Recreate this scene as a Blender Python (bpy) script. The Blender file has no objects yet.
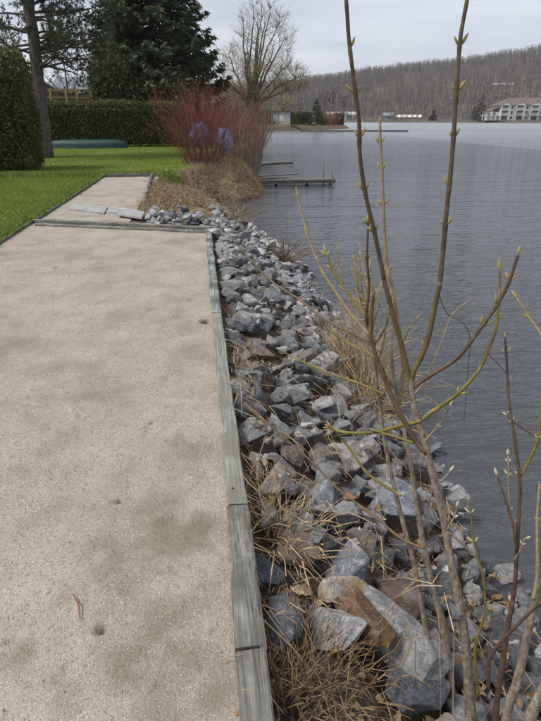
import bpy, bmesh, math, random
import numpy as np
from mathutils import Vector, Matrix, Euler, noise as mnoise
R = math.radians
random.seed(7); rng = np.random.default_rng(7)
scene = bpy.context.scene
col = scene.collection

# ------------------------------------------------------------------ camera, sky, sun, exposure
CAM_H, PITCH, YAW, FPX, PW, PH = 1.6, 24.16, 6.92, 545.0, 541.0, 721.0
cd = bpy.data.cameras.new('camera'); cam = bpy.data.objects.new('camera', cd); col.objects.link(cam)
cam.location = (0, 0, CAM_H); cam.rotation_euler = (R(90 - PITCH), 0, R(-YAW))
cd.sensor_fit = 'VERTICAL'; cd.sensor_height = 36; cd.lens = FPX / PH * 36
cd.clip_start = 0.05; cd.clip_end = 6000
scene.camera = cam
SUN_EL, SUN_AZ = 56.0, -100.0        # azimuth from +Y towards +X (sun high at the left behind cloud)
w = bpy.data.worlds.new('World'); scene.world = w; w.use_nodes = True
wn = w.node_tree.nodes; wl = w.node_tree.links; wn.clear()
wo = wn.new('ShaderNodeOutputWorld'); bg = wn.new('ShaderNodeBackground'); bg.inputs['Strength'].default_value = 0.1
sk = wn.new('ShaderNodeTexSky'); sk.sky_type = 'NISHITA'; sk.sun_disc = False
sk.sun_elevation = R(SUN_EL); sk.sun_rotation = R(SUN_AZ)
tc = wn.new('ShaderNodeTexCoord'); mp = wn.new('ShaderNodeMapping'); mp.inputs['Scale'].default_value = (1.0, 1.0, 7.5)
nz = wn.new('ShaderNodeTexNoise'); nz.inputs['Scale'].default_value = 1.7; nz.inputs['Detail'].default_value = 7; nz.inputs['Roughness'].default_value = .55
cr = wn.new('ShaderNodeValToRGB'); cr.color_ramp.elements[0].position = .34; cr.color_ramp.elements[1].position = .68
cr.color_ramp.elements[0].color = (.62, .62, .62, 1); cr.color_ramp.elements[1].color = (.97, .97, .97, 1)
cloud = wn.new('ShaderNodeRGB'); cloud.outputs[0].default_value = (5.2, 5.4, 5.95, 1)
mx = wn.new('ShaderNodeMix'); mx.data_type = 'RGBA'
wl.new(tc.outputs['Generated'], mp.inputs[0]); wl.new(mp.outputs[0], nz.inputs['Vector']); wl.new(nz.outputs[0], cr.inputs[0])
wl.new(cr.outputs[0], mx.inputs[0]); wl.new(sk.outputs[0], mx.inputs[6]); wl.new(cloud.outputs[0], mx.inputs[7])
nz2 = wn.new('ShaderNodeTexNoise'); nz2.inputs['Scale'].default_value = 2.6; nz2.inputs['Detail'].default_value = 6; nz2.inputs['Distortion'].default_value = .6; wl.new(mp.outputs[0], nz2.inputs['Vector'])
cr2 = wn.new('ShaderNodeValToRGB'); cr2.color_ramp.elements[0].position = .34; cr2.color_ramp.elements[1].position = .64; cr2.color_ramp.elements[0].color = (.86, .88, .91, 1); cr2.color_ramp.elements[1].color = (1.10, 1.09, 1.07, 1); wl.new(nz2.outputs[0], cr2.inputs[0])
mx2 = wn.new('ShaderNodeMix'); mx2.data_type = 'RGBA'; mx2.blend_type = 'MULTIPLY'; mx2.inputs[0].default_value = 1; wl.new(mx.outputs[2], mx2.inputs[6]); wl.new(cr2.outputs[0], mx2.inputs[7])
wl.new(mx2.outputs[2], bg.inputs[0]); wl.new(bg.outputs[0], wo.inputs[0])
sd = bpy.data.lights.new('sun', 'SUN'); sun = bpy.data.objects.new('sun', sd); col.objects.link(sun)
sd.energy = 3.1; sd.angle = R(16); sd.color = (1, .96, .9)
sv = Vector((math.sin(R(SUN_AZ)) * math.cos(R(SUN_EL)), math.cos(R(SUN_AZ)) * math.cos(R(SUN_EL)), math.sin(R(SUN_EL))))
sun.rotation_euler = sv.to_track_quat('Z', 'Y').to_euler(); sun.location = (0, 0, 30)
scene.view_settings.view_transform = 'Standard'; scene.view_settings.look = 'None'
scene.view_settings.exposure = 0.50; scene.view_settings.gamma = 1
scene.cycles.max_bounces = 6; scene.cycles.transparent_max_bounces = 12

# ------------------------------------------------------------------ pixel -> place
_rot = np.array(cam.rotation_euler.to_matrix())
def ray(u, v):
    d = np.array([(u - PW/2) / FPX, -(v - PH/2) / FPX, -1.0]); return _rot @ d
def gpt(u, v, z=0.0):                      # where the ray meets a level plane
    d = ray(u, v); t = (z - CAM_H) / d[2]; p = d * t; return (p[0], p[1], z)
def dpt(u, v, dist):                       # point on the ray at a horizontal distance from the camera
    d = ray(u, v); t = dist / math.hypot(d[0], d[1]); p = d * t; return (p[0], p[1], CAM_H + p[2])
WATER = -1.1

# ------------------------------------------------------------------ helpers
def tag(o, label=None, cat=None, group=None, kind=None):
    if label: o['label'] = label
    if cat: o['category'] = cat
    if group: o['group'] = group
    if kind: o['kind'] = kind
    return o
def empty(name, loc=(0, 0, 0), label=None, cat=None, group=None):
    o = bpy.data.objects.new(name, None); col.objects.link(o); o.location = loc; o.empty_display_size = .1
    return tag(o, label, cat, group)
def link(name, me, parent=None, loc=None):
    o = bpy.data.objects.new(name, me); col.objects.link(o)
    if parent: o.parent = parent; o.matrix_parent_inverse = Matrix.Translation(-Vector(parent.location))
    if loc is not None: o.location = loc
    return o
class MB:
    def __init__(s): s.v = []; s.f = []; s.n = 0; s.mi = []
    def add(s, verts, faces, m=0):
        verts = np.asarray(verts, float); b = s.n
        s.v.append(verts); s.n += len(verts)
        for f in faces: s.f.append([i + b for i in f]); s.mi.append(m)
    def box(s, c, d, rz=0, tilt=0, m=0):
        x, y, z = d[0]/2, d[1]/2, d[2]/2
        P = np.array([(sx*x, sy*y, sz*z) for sz in (-1, 1) for sx, sy in ((-1, -1), (1, -1), (1, 1), (-1, 1))])
        M = np.array((Matrix.Rotation(rz, 3, 'Z') @ Matrix.Rotation(tilt, 3, 'Y')))
        s.add(P @ M.T + np.array(c), [(3, 2, 1, 0), (4, 5, 6, 7), (0, 1, 5, 4), (1, 2, 6, 5), (2, 3, 7, 6), (3, 0, 4, 7)], m)
    def prism(s, poly, y0, y1, fx, m=0):   # poly in (a, z), extruded from y0 to y1, placed through fx(a, y, z)
        n = len(poly)
        s.add([fx(a, y0, z) for a, z in poly] + [fx(a, y1, z) for a, z in poly],
              [tuple(range(n - 1, -1, -1)), tuple(range(n, 2*n))] + [(i, (i+1) % n, n + (i+1) % n, n + i) for i in range(n)], m)
    def tube(s, pts, rad, n=5, m=0, cap=True):
        P = np.asarray(pts, float); k = len(P); rad = np.broadcast_to(np.asarray(rad, float), (k,))
        T = np.gradient(P, axis=0); T /= np.linalg.norm(T, axis=1)[:, None] + 1e-9
        ref = np.array([0, 0, 1.]) if abs(T[0][2]) < .8 else np.array([1., 0, 0])
        a = np.cross(T, ref); a /= np.linalg.norm(a, axis=1)[:, None] + 1e-9; b = np.cross(T, a)
        th = np.arange(n) * 2 * math.pi / n
        ring = P[:, None] + rad[:, None, None] * (np.cos(th)[None, :, None] * a[:, None] + np.sin(th)[None, :, None] * b[:, None])
        F = [(i*n + j, i*n + (j+1) % n, (i+1)*n + (j+1) % n, (i+1)*n + j) for i in range(k-1) for j in range(n)]
        if cap: F += [tuple(range(n-1, -1, -1)), tuple((k-1)*n + j for j in range(n))]
        s.add(ring.reshape(-1, 3), F, m)
    def build(s, name, mat, parent=None, smooth=False):
        me = bpy.data.meshes.new(name)
        me.from_pydata(np.vstack(s.v).tolist(), [], s.f); me.update()
        for m in (mat if isinstance(mat, (list, tuple)) else [mat]): me.materials.append(m)
        if any(s.mi): me.polygons.foreach_set('material_index', s.mi)
        if smooth: me.polygons.foreach_set('use_smooth', [True] * len(me.polygons))
        return link(name, me, parent)
def tris(name, V, mat, parent=None, k=3):          # V: (n, k, 3) loose faces, fast
    V = np.asarray(V, np.float32); n = len(V)
    me = bpy.data.meshes.new(name); me.vertices.add(n*k); me.vertices.foreach_set('co', V.reshape(-1))
    me.loops.add(n*k); me.loops.foreach_set('vertex_index', np.arange(n*k, dtype=np.int32))
    me.polygons.add(n); me.polygons.foreach_set('loop_start', np.arange(0, n*k, k, dtype=np.int32))
    me.update(calc_edges=True); me.materials.append(mat)
    return link(name, me, parent)
def grid_mesh(name, X, Y, Z, mat, parent=None, keep=None):
    ny, nx = X.shape; V = np.stack([X, Y, Z], -1).reshape(-1, 3)
    i = np.arange(ny-1)[:, None] * nx + np.arange(nx-1)[None]; q = np.stack([i, i+1, i+nx+1, i+nx], -1).reshape(-1, 4)
    if keep is not None: q = q[keep.reshape(-1)]
    me = bpy.data.meshes.new(name); me.vertices.add(len(V)); me.vertices.foreach_set('co', V.astype(np.float32).reshape(-1))
    me.loops.add(q.size); me.loops.foreach_set('vertex_index', q.astype(np.int32).reshape(-1))
    me.polygons.add(len(q)); me.polygons.foreach_set('loop_start', np.arange(0, q.size, 4, dtype=np.int32))
    me.update(calc_edges=True); me.polygons.foreach_set('use_smooth', [True]*len(q)); me.materials.append(mat)
    return link(name, me, parent)
_tab = rng.random((256, 256))
def vnoise(x, y):                                   # smooth value noise, vectorised
    xi = np.floor(x).astype(int); yi = np.floor(y).astype(int); fx = x - xi; fy = y - yi
    fx = fx*fx*(3-2*fx); fy = fy*fy*(3-2*fy); g = lambda a, b: _tab[a % 256, b % 256]
    return (g(xi, yi)*(1-fx) + g(xi+1, yi)*fx)*(1-fy) + (g(xi, yi+1)*(1-fx) + g(xi+1, yi+1)*fx)*fy
def fbm(x, y, o=4):
    r = 0; a = .5
    for k in range(o): r = r + a*vnoise(x*2**k + 17*k, y*2**k + 31*k); a *= .5
    return r
def rand_dirs(n):
    d = rng.normal(size=(n, 3)); return d / np.linalg.norm(d, axis=1)[:, None]
def leaf_tris(P, size, flat=0.0, up=None, aspect=.5):   # random triangles at P
    n = len(P); a = rand_dirs(n)
    if flat: a[:, 2] *= (1 - flat); a /= np.linalg.norm(a, axis=1)[:, None]
    b = np.cross(a, rand_dirs(n)); b /= np.linalg.norm(b, axis=1)[:, None] + 1e-9
    s = size if np.isscalar(size) else np.asarray(size)[:, None]
    return np.stack([P - a*s*.5 - b*s*aspect*.5, P - a*s*.5*.6 + b*s*aspect*.5, P + a*s*.6], 1)

# ------------------------------------------------------------------ materials
def N(nt, t, **kw):
    n = nt.nodes.new(t)
    for k, v in kw.items():
        if k in n.inputs: n.inputs[k].default_value = v
        else: setattr(n, k, v)
    return n
def ramp(nt, src, stops):
    r = nt.nodes.new('ShaderNodeValToRGB'); e = r.color_ramp.elements
    while len(e) < len(stops): e.new(.5)
    for x, (p, c) in zip(e, stops): x.position = p; x.color = (*c, 1) if len(c) == 3 else c
    nt.links.new(src, r.inputs[0]); return r.outputs[0]
def mixc(nt, fac, a, b, mode='MIX'):
    m = nt.nodes.new('ShaderNodeMix'); m.data_type = 'RGBA'; m.blend_type = mode
    for s, x in ((0, fac), (6, a), (7, b)):
        if isinstance(x, (int, float)): m.inputs[s].default_value = x
        elif isinstance(x, tuple): m.inputs[s].default_value = (*x, 1)
        else: nt.links.new(x, m.inputs[s])
    return m.outputs[2]
def math_(nt, op, a, b=0.0):
    m = nt.nodes.new('ShaderNodeMath'); m.operation = op
    for s, x in ((0, a), (1, b)):
        if isinstance(x, (int, float)): m.inputs[s].default_value = x
        else: nt.links.new(x, m.inputs[s])
    return m.outputs[0]
def newmat(name, rough=.85, spec=.3):
    m = bpy.data.materials.new(name); m.use_nodes = True; nt = m.node_tree; b = nt.nodes['Principled BSDF']
    b.inputs['Roughness'].default_value = rough; b.inputs['Specular IOR Level'].default_value = spec
    return m, nt, b
def coords(nt, kind='Object', scale=(1, 1, 1)):
    t = nt.nodes.new('ShaderNodeTexCoord'); mpn = nt.nodes.new('ShaderNodeMapping'); mpn.inputs['Scale'].default_value = scale
    nt.links.new(t.outputs[kind], mpn.inputs[0]); return mpn.outputs[0]
def noise(nt, vec, scale, detail=5, rough=.55, dist=0):
    n = N(nt, 'ShaderNodeTexNoise', Scale=scale, Detail=detail, Roughness=rough, Distortion=dist)
    if vec is not None: nt.links.new(vec, n.inputs['Vector'])
    return n.outputs[0]
def bump(nt, b, h, strength, dist=.02):
    n = N(nt, 'ShaderNodeBump', Strength=strength, Distance=dist); nt.links.new(h, n.inputs['Height']); nt.links.new(n.outputs[0], b.inputs['Normal']); return n
def mottled(name, stops, scale=6, rough=.85, bumps=0, bscale=None, vscale=(1, 1, 1), spec=.3, detail=6, bdist=.02):
    m, nt, b = newmat(name, rough, spec); v = coords(nt, 'Object', vscale)
    n = noise(nt, v, scale, detail, .6); nt.links.new(ramp(nt, n, stops), b.inputs['Base Color'])
    if bumps: bump(nt, b, noise(nt, v, bscale or scale*4, 5, .65), bumps, bdist)
    return m
def leafy(name, stops, rough=.7, transl=0.0, scale=.6, clump=.4):  # colour varies face by face and clump by clump
    m, nt, b = newmat(name, rough, .25); g = nt.nodes.new('ShaderNodeNewGeometry')
    n = noise(nt, coords(nt), scale, 3)
    f = math_(nt, 'ADD', math_(nt, 'MULTIPLY', g.outputs['Random Per Island'], 1-clump), math_(nt, 'MULTIPLY', n, clump))
    c = ramp(nt, f, stops); nt.links.new(c, b.inputs['Base Color'])
    if transl:
        t = nt.nodes.new('ShaderNodeBsdfTranslucent'); nt.links.new(c, t.inputs[0]); ms = nt.nodes.new('ShaderNodeMixShader'); ms.inputs[0].default_value = transl
        nt.links.new(b.outputs[0], ms.inputs[1]); nt.links.new(t.outputs[0], ms.inputs[2]); nt.links.new(ms.outputs[0], nt.nodes['Material Output'].inputs[0])
    return m
M = {}
# weathered landscape timber: long grain, per-piece tint from a custom property colour
def wood_mat(name, lo, hi, tint=None, grain=(75, 2.2, 75), dark=.55):
    m, nt, b = newmat(name, .8, .25); v = coords(nt, 'Object', grain)
    n1 = noise(nt, v, 1.0, 6, .65, .3); n2 = noise(nt, coords(nt), 3.2, 5, .6)
    c = ramp(nt, n1, [(.30, tuple(x*.3 for x in lo)), (.40, tuple(x*dark for x in lo)), (.47, lo), (.66, hi)])
    if tint: c = mixc(nt, ramp(nt, n2, [(.42, (0, 0, 0)), (.6, (1, 1, 1))]), c, tint)
    st = noise(nt, coords(nt), 9, 6, .7); c = mixc(nt, ramp(nt, st, [(.56, (0, 0, 0)), (.75, (.65, .65, .65))]), c, tuple(x*.35 for x in lo))
    nt.links.new(c, b.inputs['Base Color']); bump(nt, b, n1, .9, .008); return m
M['wood_green'] = wood_mat('weathered_green_timber', (.19, .20, .172), (.32, .334, .292), (.16, .155, .132))
M['wood_blue'] = wood_mat('weathered_bluegrey_timber', (.18, .205, .195), (.36, .39, .365), (.085, .088, .08))
M['wood_grey'] = wood_mat('weathered_grey_timber', (.15, .147, .132), (.285, .28, .255), (.10, .095, .08))
M['wood_dark'] = wood_mat('dark_wet_timber', (.085, .08, .068), (.18, .17, .15), (.13, .125, .11))
M['wood_dock'] = wood_mat('dock_timber', (.10, .092, .08), (.22, .20, .18), None)
M['wood_tan'] = wood_mat('fence_timber', (.26, .19, .09), (.40, .30, .16), None)

# sand and stone dust of the court
m, nt, b = newmat('stone_dust', .95, .15); v = coords(nt)
big = noise(nt, v, .55, 5, .6); mid = noise(nt, v, 2.3, 6, .62); fine = noise(nt, v, 55, 4, .7); grit = noise(nt, v, 170, 2, .6)
g2 = noise(nt, v, 17, 6, .8); jit = math_(nt, 'MULTIPLY', math_(nt, 'SUBTRACT', fine, .5), .55); jit2 = math_(nt, 'MULTIPLY', math_(nt, 'SUBTRACT', g2, .5), .5)
c = ramp(nt, math_(nt, 'ADD', mid, jit2), [(.28, (.222, .190, .152)), (.50, (.325, .285, .236)), (.74, (.39, .35, .30))])
c = mixc(nt, ramp(nt, fine, [(.33, (.85, .85, .85)), (.50, (0, 0, 0))]), c, (.185, .155, .12))
c = mixc(nt, ramp(nt, grit, [(.56, (0, 0, 0)), (.68, (.85, .85, .85))]), c, (.55, .52, .485))
c = mixc(nt, ramp(nt, g2, [(.57, (0, 0, 0)), (.69, (.6, .6, .6))]), c, (.165, .138, .105))
c = mixc(nt, ramp(nt, noise(nt, v, 8, 7, .85), [(.55, (0, 0, 0)), (.68, (.5, .5, .5))]), c, (.41, .375, .325))
vo = N(nt, 'ShaderNodeTexVoronoi', Scale=70.0); nt.links.new(v, vo.inputs['Vector'])
c = mixc(nt, ramp(nt, vo.outputs['Distance'], [(.10, (.7, .7, .7)), (.2, (0, 0, 0))]), c, (.15, .12, .095))
pat = noise(nt, coords(nt, 'Object', (1, .8, 1)), 1.1, 5, .6, .5)
c = mixc(nt, ramp(nt, math_(nt, 'ADD', math_(nt, 'ADD', pat, jit), jit2), [(.52, (0, 0, 0)), (.70, (.45, .45, .45))]), c, (.15, .128, .08))
ms_ = N(nt, 'ShaderNodeVertexColor'); ms_.layer_name = 'moss'; mss = nt.nodes.new('ShaderNodeSeparateColor'); nt.links.new(ms_.outputs[0], mss.inputs[0])
mf = lambda i, hi: ramp(nt, math_(nt, 'ADD', mss.outputs[i], math_(nt, 'ADD', math_(nt, 'MULTIPLY', jit, .9), jit2)), [(.22, (0, 0, 0)), (.62, (hi, hi, hi))])
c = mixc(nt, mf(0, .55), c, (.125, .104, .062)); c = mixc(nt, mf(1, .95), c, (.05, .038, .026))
sp = noise(nt, coords(nt, 'Object', (1, .55, 1)), 5.5, 5, .65)
c = mixc(nt, ramp(nt, math_(nt, 'ADD', sp, jit2), [(.62, (0, 0, 0)), (.76, (.7, .7, .7))]), c, (.20, .17, .13))
nt.links.new(c, b.inputs['Base Color'])
hh = math_(nt, 'ADD', math_(nt, 'MULTIPLY', fine, .7), math_(nt, 'MULTIPLY', grit, .5)); bump(nt, b, math_(nt, 'ADD', hh, math_(nt, 'MULTIPLY', g2, .8)), .8, .016)
M['dust'] = m

# ground: lawn / straw litter / bank soil, by vertex zones (r = lawn, g = straw)
m, nt, b = newmat('ground_cover', .95, .1); v = coords(nt)
at = N(nt, 'ShaderNodeVertexColor'); at.layer_name = 'zone'; sep = nt.nodes.new('ShaderNodeSeparateColor'); nt.links.new(at.outputs[0], sep.inputs[0])
n1 = noise(nt, v, .35, 5, .6); n2 = noise(nt, v, 5, 6, .7); n3 = noise(nt, v, 40, 4, .7)
lawn = ramp(nt, n1, [(.35, (.13, .185, .034)), (.55, (.17, .225, .050)), (.68, (.245, .240, .080))])
lawn = mixc(nt, ramp(nt, n3, [(.35, (.6, .6, .6)), (.6, (0, 0, 0))]), lawn, (.045, .06, .016))
straw = ramp(nt, n2, [(.3, (.06, .043, .028)), (.5, (.16, .118, .075)), (.7, (.28, .215, .135))])
soil = ramp(nt, n3, [(.3, (.035, .028, .022)), (.5, (.085, .066, .048)), (.72, (.16, .125, .09))])
fz = lambda s: ramp(nt, math_(nt, 'ADD', s, math_(nt, 'MULTIPLY', math_(nt, 'SUBTRACT', n2, .5), .9)), [(.42, (0, 0, 0)), (.58, (1, 1, 1))])
c = mixc(nt, fz(sep.outputs[1]), soil, straw); c = mixc(nt, fz(sep.outputs[0]), c, lawn)
nt.links.new(c, b.inputs['Base Color']); bump(nt, b, n3, .8, .03); M['ground'] = m

# lake: clear-ish surface, Fresnel reflection, ruffled and calmer lanes
m, nt, b = newmat('lake_water', .1); nt.nodes.remove(b); out = nt.nodes['Material Output']
v = coords(nt, 'Object', (.55, 1.6, 1)); v2 = coords(nt, 'Object', (.035, .11, 1)); v3 = coords(nt, 'Object', (.12, .5, 1))
a1 = noise(nt, v, 2.6, 3, .55, .4); a2 = noise(nt, v, 9, 2, .5, .3); a3 = noise(nt, v3, 2.0, 3, .5, .3)
lane = ramp(nt, noise(nt, v2, .55, 4, .6), [(.30, (.45, .45, .45)), (.66, (1, 1, 1))])
h = math_(nt, 'ADD', math_(nt, 'ADD', math_(nt, 'MULTIPLY', a1, .05), math_(nt, 'MULTIPLY', a2, .018)), math_(nt, 'MULTIPLY', a3, .10))
h = math_(nt, 'MULTIPLY', h, lane)
bp = N(nt, 'ShaderNodeBump', Strength=1.0, Distance=1.5); nt.links.new(h, bp.inputs['Height'])
sx = nt.nodes.new('ShaderNodeSeparateXYZ'); nt.links.new(coords(nt), sx.inputs[0]); mr = N(nt, 'ShaderNodeMapRange'); [setattr(mr.inputs[i], 'default_value', q) for i, q in ((1, 12.), (2, 150.), (3, .06), (4, .30))]; nt.links.new(sx.outputs[1], mr.inputs[0])
gl = N(nt, 'ShaderNodeBsdfGlossy', Roughness=.09); nt.links.new(mr.outputs[0], gl.inputs['Roughness']); gl.inputs['Color'].default_value = (.95, .97, 1, 1); nt.links.new(bp.outputs[0], gl.inputs['Normal'])
df = N(nt, 'ShaderNodeBsdfDiffuse'); df.inputs['Color'].default_value = (.092, .100, .108, 1)
tr = nt.nodes.new('ShaderNodeBsdfTransparent'); tr.inputs[0].default_value = (.62, .60, .52, 1)
fr = N(nt, 'ShaderNodeFresnel', IOR=1.34); nt.links.new(bp.outputs[0], fr.inputs['Normal'])
m1 = nt.nodes.new('ShaderNodeMixShader'); m1.inputs[0].default_value = .5; nt.links.new(tr.outputs[0], m1.inputs[1]); nt.links.new(df.outputs[0], m1.inputs[2])
m2 = nt.nodes.new('ShaderNodeMixShader'); nt.links.new(fr.outputs[0], m2.inputs[0]); nt.links.new(m1.outputs[0], m2.inputs[1]); nt.links.new(gl.outputs[0], m2.inputs[2])
nt.links.new(m2.outputs[0], out.inputs[0]); M['water'] = m

# quarried gneiss: each stone its own tone, banding and flecks
def stone_mat(name, tint=None, band=.5, val=None, k=10.0):
    m, nt, b = newmat(name, .8, .35); v = coords(nt); oi = nt.nodes.new('ShaderNodeObjectInfo'); g = nt.nodes.new('ShaderNodeNewGeometry')
    rnd = math_(nt, 'FRACT', math_(nt, 'ADD', oi.outputs['Random'], math_(nt, 'MULTIPLY', g.outputs['Random Per Island'], 3.7)))
    off = nt.nodes.new('ShaderNodeVectorMath'); off.operation = 'MULTIPLY_ADD'; off.inputs[2].default_value = (0, 0, 0)
    cmb = nt.nodes.new('ShaderNodeCombineXYZ'); [nt.links.new(math_(nt, 'MULTIPLY', rnd, k), cmb.inputs[i]) for i, k in enumerate((3.7, 5.3, 7.1))]
    va = nt.nodes.new('ShaderNodeVectorMath'); va.operation = 'ADD'; nt.links.new(v, va.inputs[0]); nt.links.new(cmb.outputs[0], va.inputs[1]); v = va.outputs[0]
    n1 = noise(nt, v, 1.6*k, 6, .65, .6); n2 = noise(nt, v, 11*k, 5, .75)
    vm = nt.nodes.new('ShaderNodeMapping'); vm.inputs['Scale'].default_value = (.5, .8, 3.2); vm.inputs['Rotation'].default_value = (.5, .35, 0); nt.links.new(v, vm.inputs[0]); wv = noise(nt, vm.outputs[0], 2.0*k, 6, .7, .5)
    base = val or [(.0, (.105, .109, .116)), (.3, (.19, .196, .206)), (.6, (.27, .274, .278)), (.86, (.37, .37, .368)), (.95, (.29, .25, .205)), (1, (.20, .15, .12))]
    c = ramp(nt, rnd, base)
    c = mixc(nt, .75, c, ramp(nt, n1, [(.30, (.30, .30, .32)), (.50, (1, 1, 1)), (.68, (1.9, 1.87, 1.82))]), 'MULTIPLY')
    c = mixc(nt, ramp(nt, wv, [(.52, (0, 0, 0)), (.64, (band, band, band))]), c, (.38, .38, .38))
    c = mixc(nt, ramp(nt, n2, [(.56, (0, 0, 0)), (.70, (.85, .85, .85))]), c, (.46, .46, .46))
    c = mixc(nt, ramp(nt, n2, [(.30, (.8, .8, .8)), (.45, (0, 0, 0))]), c, (.035, .04, .05))
    if tint: c = mixc(nt, ramp(nt, noise(nt, v, .9*k, 4, .6), [(tint[1], (0, 0, 0)), (tint[1]+.12, (.9, .9, .9))]), c, tint[0])
    nt.links.new(c, b.inputs['Base Color'])
    bump(nt, b, math_(nt, 'ADD', math_(nt, 'MULTIPLY', n2, .45), n1), .8, .16/k); return m
M['stone'] = stone_mat('riprap_stone', k=1.5)
M['stone_dark'] = stone_mat('dark_slate', None, .15, [(0, (.055, .062, .074)), (1, (.085, .092, .105))])
M['stone_band'] = stone_mat('banded_gneiss', None, .8, [(0, (.11, .125, .145)), (1, (.14, .15, .17))])
M['stone_pale'] = stone_mat('pale_gneiss', None, .8, [(0, (.17, .172, .17)), (1, (.20, .20, .195))])
M['stone_spot'] = stone_mat('striped_gneiss', ((.24, .135, .045), .60), .7, [(0, (.22, .225, .235)), (1, (.25, .25, .25))])
M['stone_tan'] = stone_mat('tan_stained_stone', ((.24, .145, .06), .50), .3, [(0, (.25, .23, .205)), (1, (.28, .255, .22))])
M['stone_rust'] = stone_mat('rusty_stone', ((.155, .078, .028), .50), .15, [(0, (.10, .058, .034)), (1, (.115, .064, .036))])
M['stone_brown'] = stone_mat('brown_stone', ((.12, .08, .06), .42), .2, [(0, (.15, .115, .095)), (1, (.16, .125, .10))])
M['slab'] = mottled('concrete_slab', [(.3, (.20, .20, .20)), (.55, (.29, .29, .285)), (.7, (.38, .375, .36))], 9, .9, .4, 60)
M['straw'] = leafy('dry_straw', [(.1, (.17, .115, .06)), (.45, (.36, .27, .155)), (.75, (.52, .42, .27)), (1, (.62, .54, .40))], .75, .2, 2)
M['straw_brown'] = leafy('brown_dry_grass', [(.1, (.09, .055, .03)), (.5, (.20, .135, .075)), (1, (.33, .24, .14))], .8, .1, 2)
M['dead_leaf'] = leafy('dead_leaf', [(.1, (.07, .045, .028)), (.35, (.16, .10, .055)), (.6, (.28, .20, .125)), (.85, (.42, .335, .235)), (1, (.50, .43, .34))], .7, .15, 4)
M['leaf_orange'] = leafy('orange_dead_leaf', [(.1, (.19, .10, .045)), (1, (.30, .175, .08))], .7, .15, 4)
M['bark'] = mottled('shrub_bark', [(.32, (.10, .078, .058)), (.46, (.195, .155, .115)), (.56, (.24, .20, .155)), (.68, (.36, .32, .265))], 75, .85, .9, 150, (1, 1, .5), bdist=.004)
M['bark_olive'] = mottled('olive_shrub_bark', [(.3, (.085, .066, .020)), (.55, (.155, .125, .036)), (.7, (.215, .175, .06))], 26, .6, .3, 120, bdist=.003)
M['bark_purple'] = mottled('purple_brown_twig', [(.3, (.050, .031, .024)), (.55, (.088, .056, .038)), (.72, (.15, .105, .062))], 35, .55, .3, 120, bdist=.003)
M['bark_tan'] = mottled('tan_shrub_bark', [(.3, (.17, .125, .075)), (.55, (.25, .19, .115)), (.72, (.33, .26, .17))], 35, .7, .3, 120, bdist=.003)
M['bark_brown'] = mottled('brown_shrub_bark', [(.3, (.075, .048, .028)), (.55, (.115, .08, .045)), (.72, (.17, .125, .07))], 35, .55, .3, 120, bdist=.003)
m, nt, b = newmat('olive_to_brown_bark', .58, .3); v = coords(nt); sz = nt.nodes.new('ShaderNodeSeparateXYZ'); nt.links.new(v, sz.inputs[0]); n1 = noise(nt, v, 30, 5, .6)
zf = ramp(nt, math_(nt, 'ADD', math_(nt, 'MULTIPLY', sz.outputs[2], .8), math_(nt, 'MULTIPLY', math_(nt, 'SUBTRACT', n1, .5), .5)), [(.62, (0, 0, 0)), (1.0, (1, 1, 1))])
nt.links.new(mixc(nt, zf, ramp(nt, n1, [(.3, (.085, .066, .022)), (.55, (.15, .12, .038)), (.7, (.21, .17, .06))]), ramp(nt, n1, [(.3, (.058, .036, .026)), (.55, (.098, .066, .042)), (.72, (.16, .115, .07))])), b.inputs['Base Color']); bump(nt, b, noise(nt, v, 120, 4, .6), .4, .003); M['bark_grad'] = m
M['bark_black'] = mottled('black_twig', [(.3, (.03, .026, .024)), (.7, (.075, .062, .055))], 30, .8)
M['bud_olive'] = mottled('olive_bud', [(.3, (.17, .13, .045)), (.55, (.28, .22, .085)), (.75, (.38, .32, .16))], 90, .6)
M['bud_pale'] = mottled('pale_bud', [(.3, (.28, .25, .14)), (.7, (.46, .42, .29))], 90, .6)
M['bud_green'] = mottled('green_bud', [(.3, (.18, .18, .05)), (.7, (.30, .29, .10))], 90, .6)
M['hedge'] = leafy('cedar_hedge', [(.1, (.036, .040, .013)), (.45, (.075, .078, .025)), (.75, (.12, .115, .038)), (1, (.19, .155, .065))], .75, .1, .5)
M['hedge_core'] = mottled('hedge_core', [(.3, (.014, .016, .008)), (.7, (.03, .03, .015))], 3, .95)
M['spruce'] = leafy('spruce_needles', [(.1, (.028, .038, .020)), (.5, (.052, .068, .034)), (.85, (.085, .10, .05)), (1, (.12, .12, .062))], .7, .05, .4)
M['pine'] = leafy('pine_needles', [(.1, (.035, .048, .022)), (.5, (.062, .08, .036)), (1, (.105, .115, .055))], .7, .1, .5)
M['arb'] = leafy('olive_cedar', [(.1, (.032, .038, .013)), (.5, (.06, .064, .024)), (1, (.105, .098, .04))], .75, .1, .5)
M['pine_bark'] = mottled('pine_bark', [(.3, (.055, .045, .042)), (.55, (.12, .10, .095)), (.75, (.19, .165, .155))], 14, .95, .9, 20, (1, 1, .35), bdist=.05)
M['tree_bark'] = mottled('tree_bark', [(.3, (.045, .04, .034)), (.6, (.10, .088, .075)), (.8, (.15, .135, .115))], 8, .95, .6, 18, (1, 1, .4))
M['twig_willow'] = leafy('willow_twigs', [(.1, (.16, .135, .07)), (.5, (.26, .225, .12)), (1, (.36, .32, .18))], .8)
M['twig_grey'] = leafy('grey_twigs', [(.1, (.075, .062, .055)), (.5, (.13, .108, .095)), (1, (.20, .17, .15))], .85)
M['dogwood'] = leafy('red_stems', [(.1, (.085, .024, .020)), (.5, (.17, .050, .040)), (.85, (.24, .10, .075)), (1, (.30, .20, .14))], .6, 0, 1)
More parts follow.
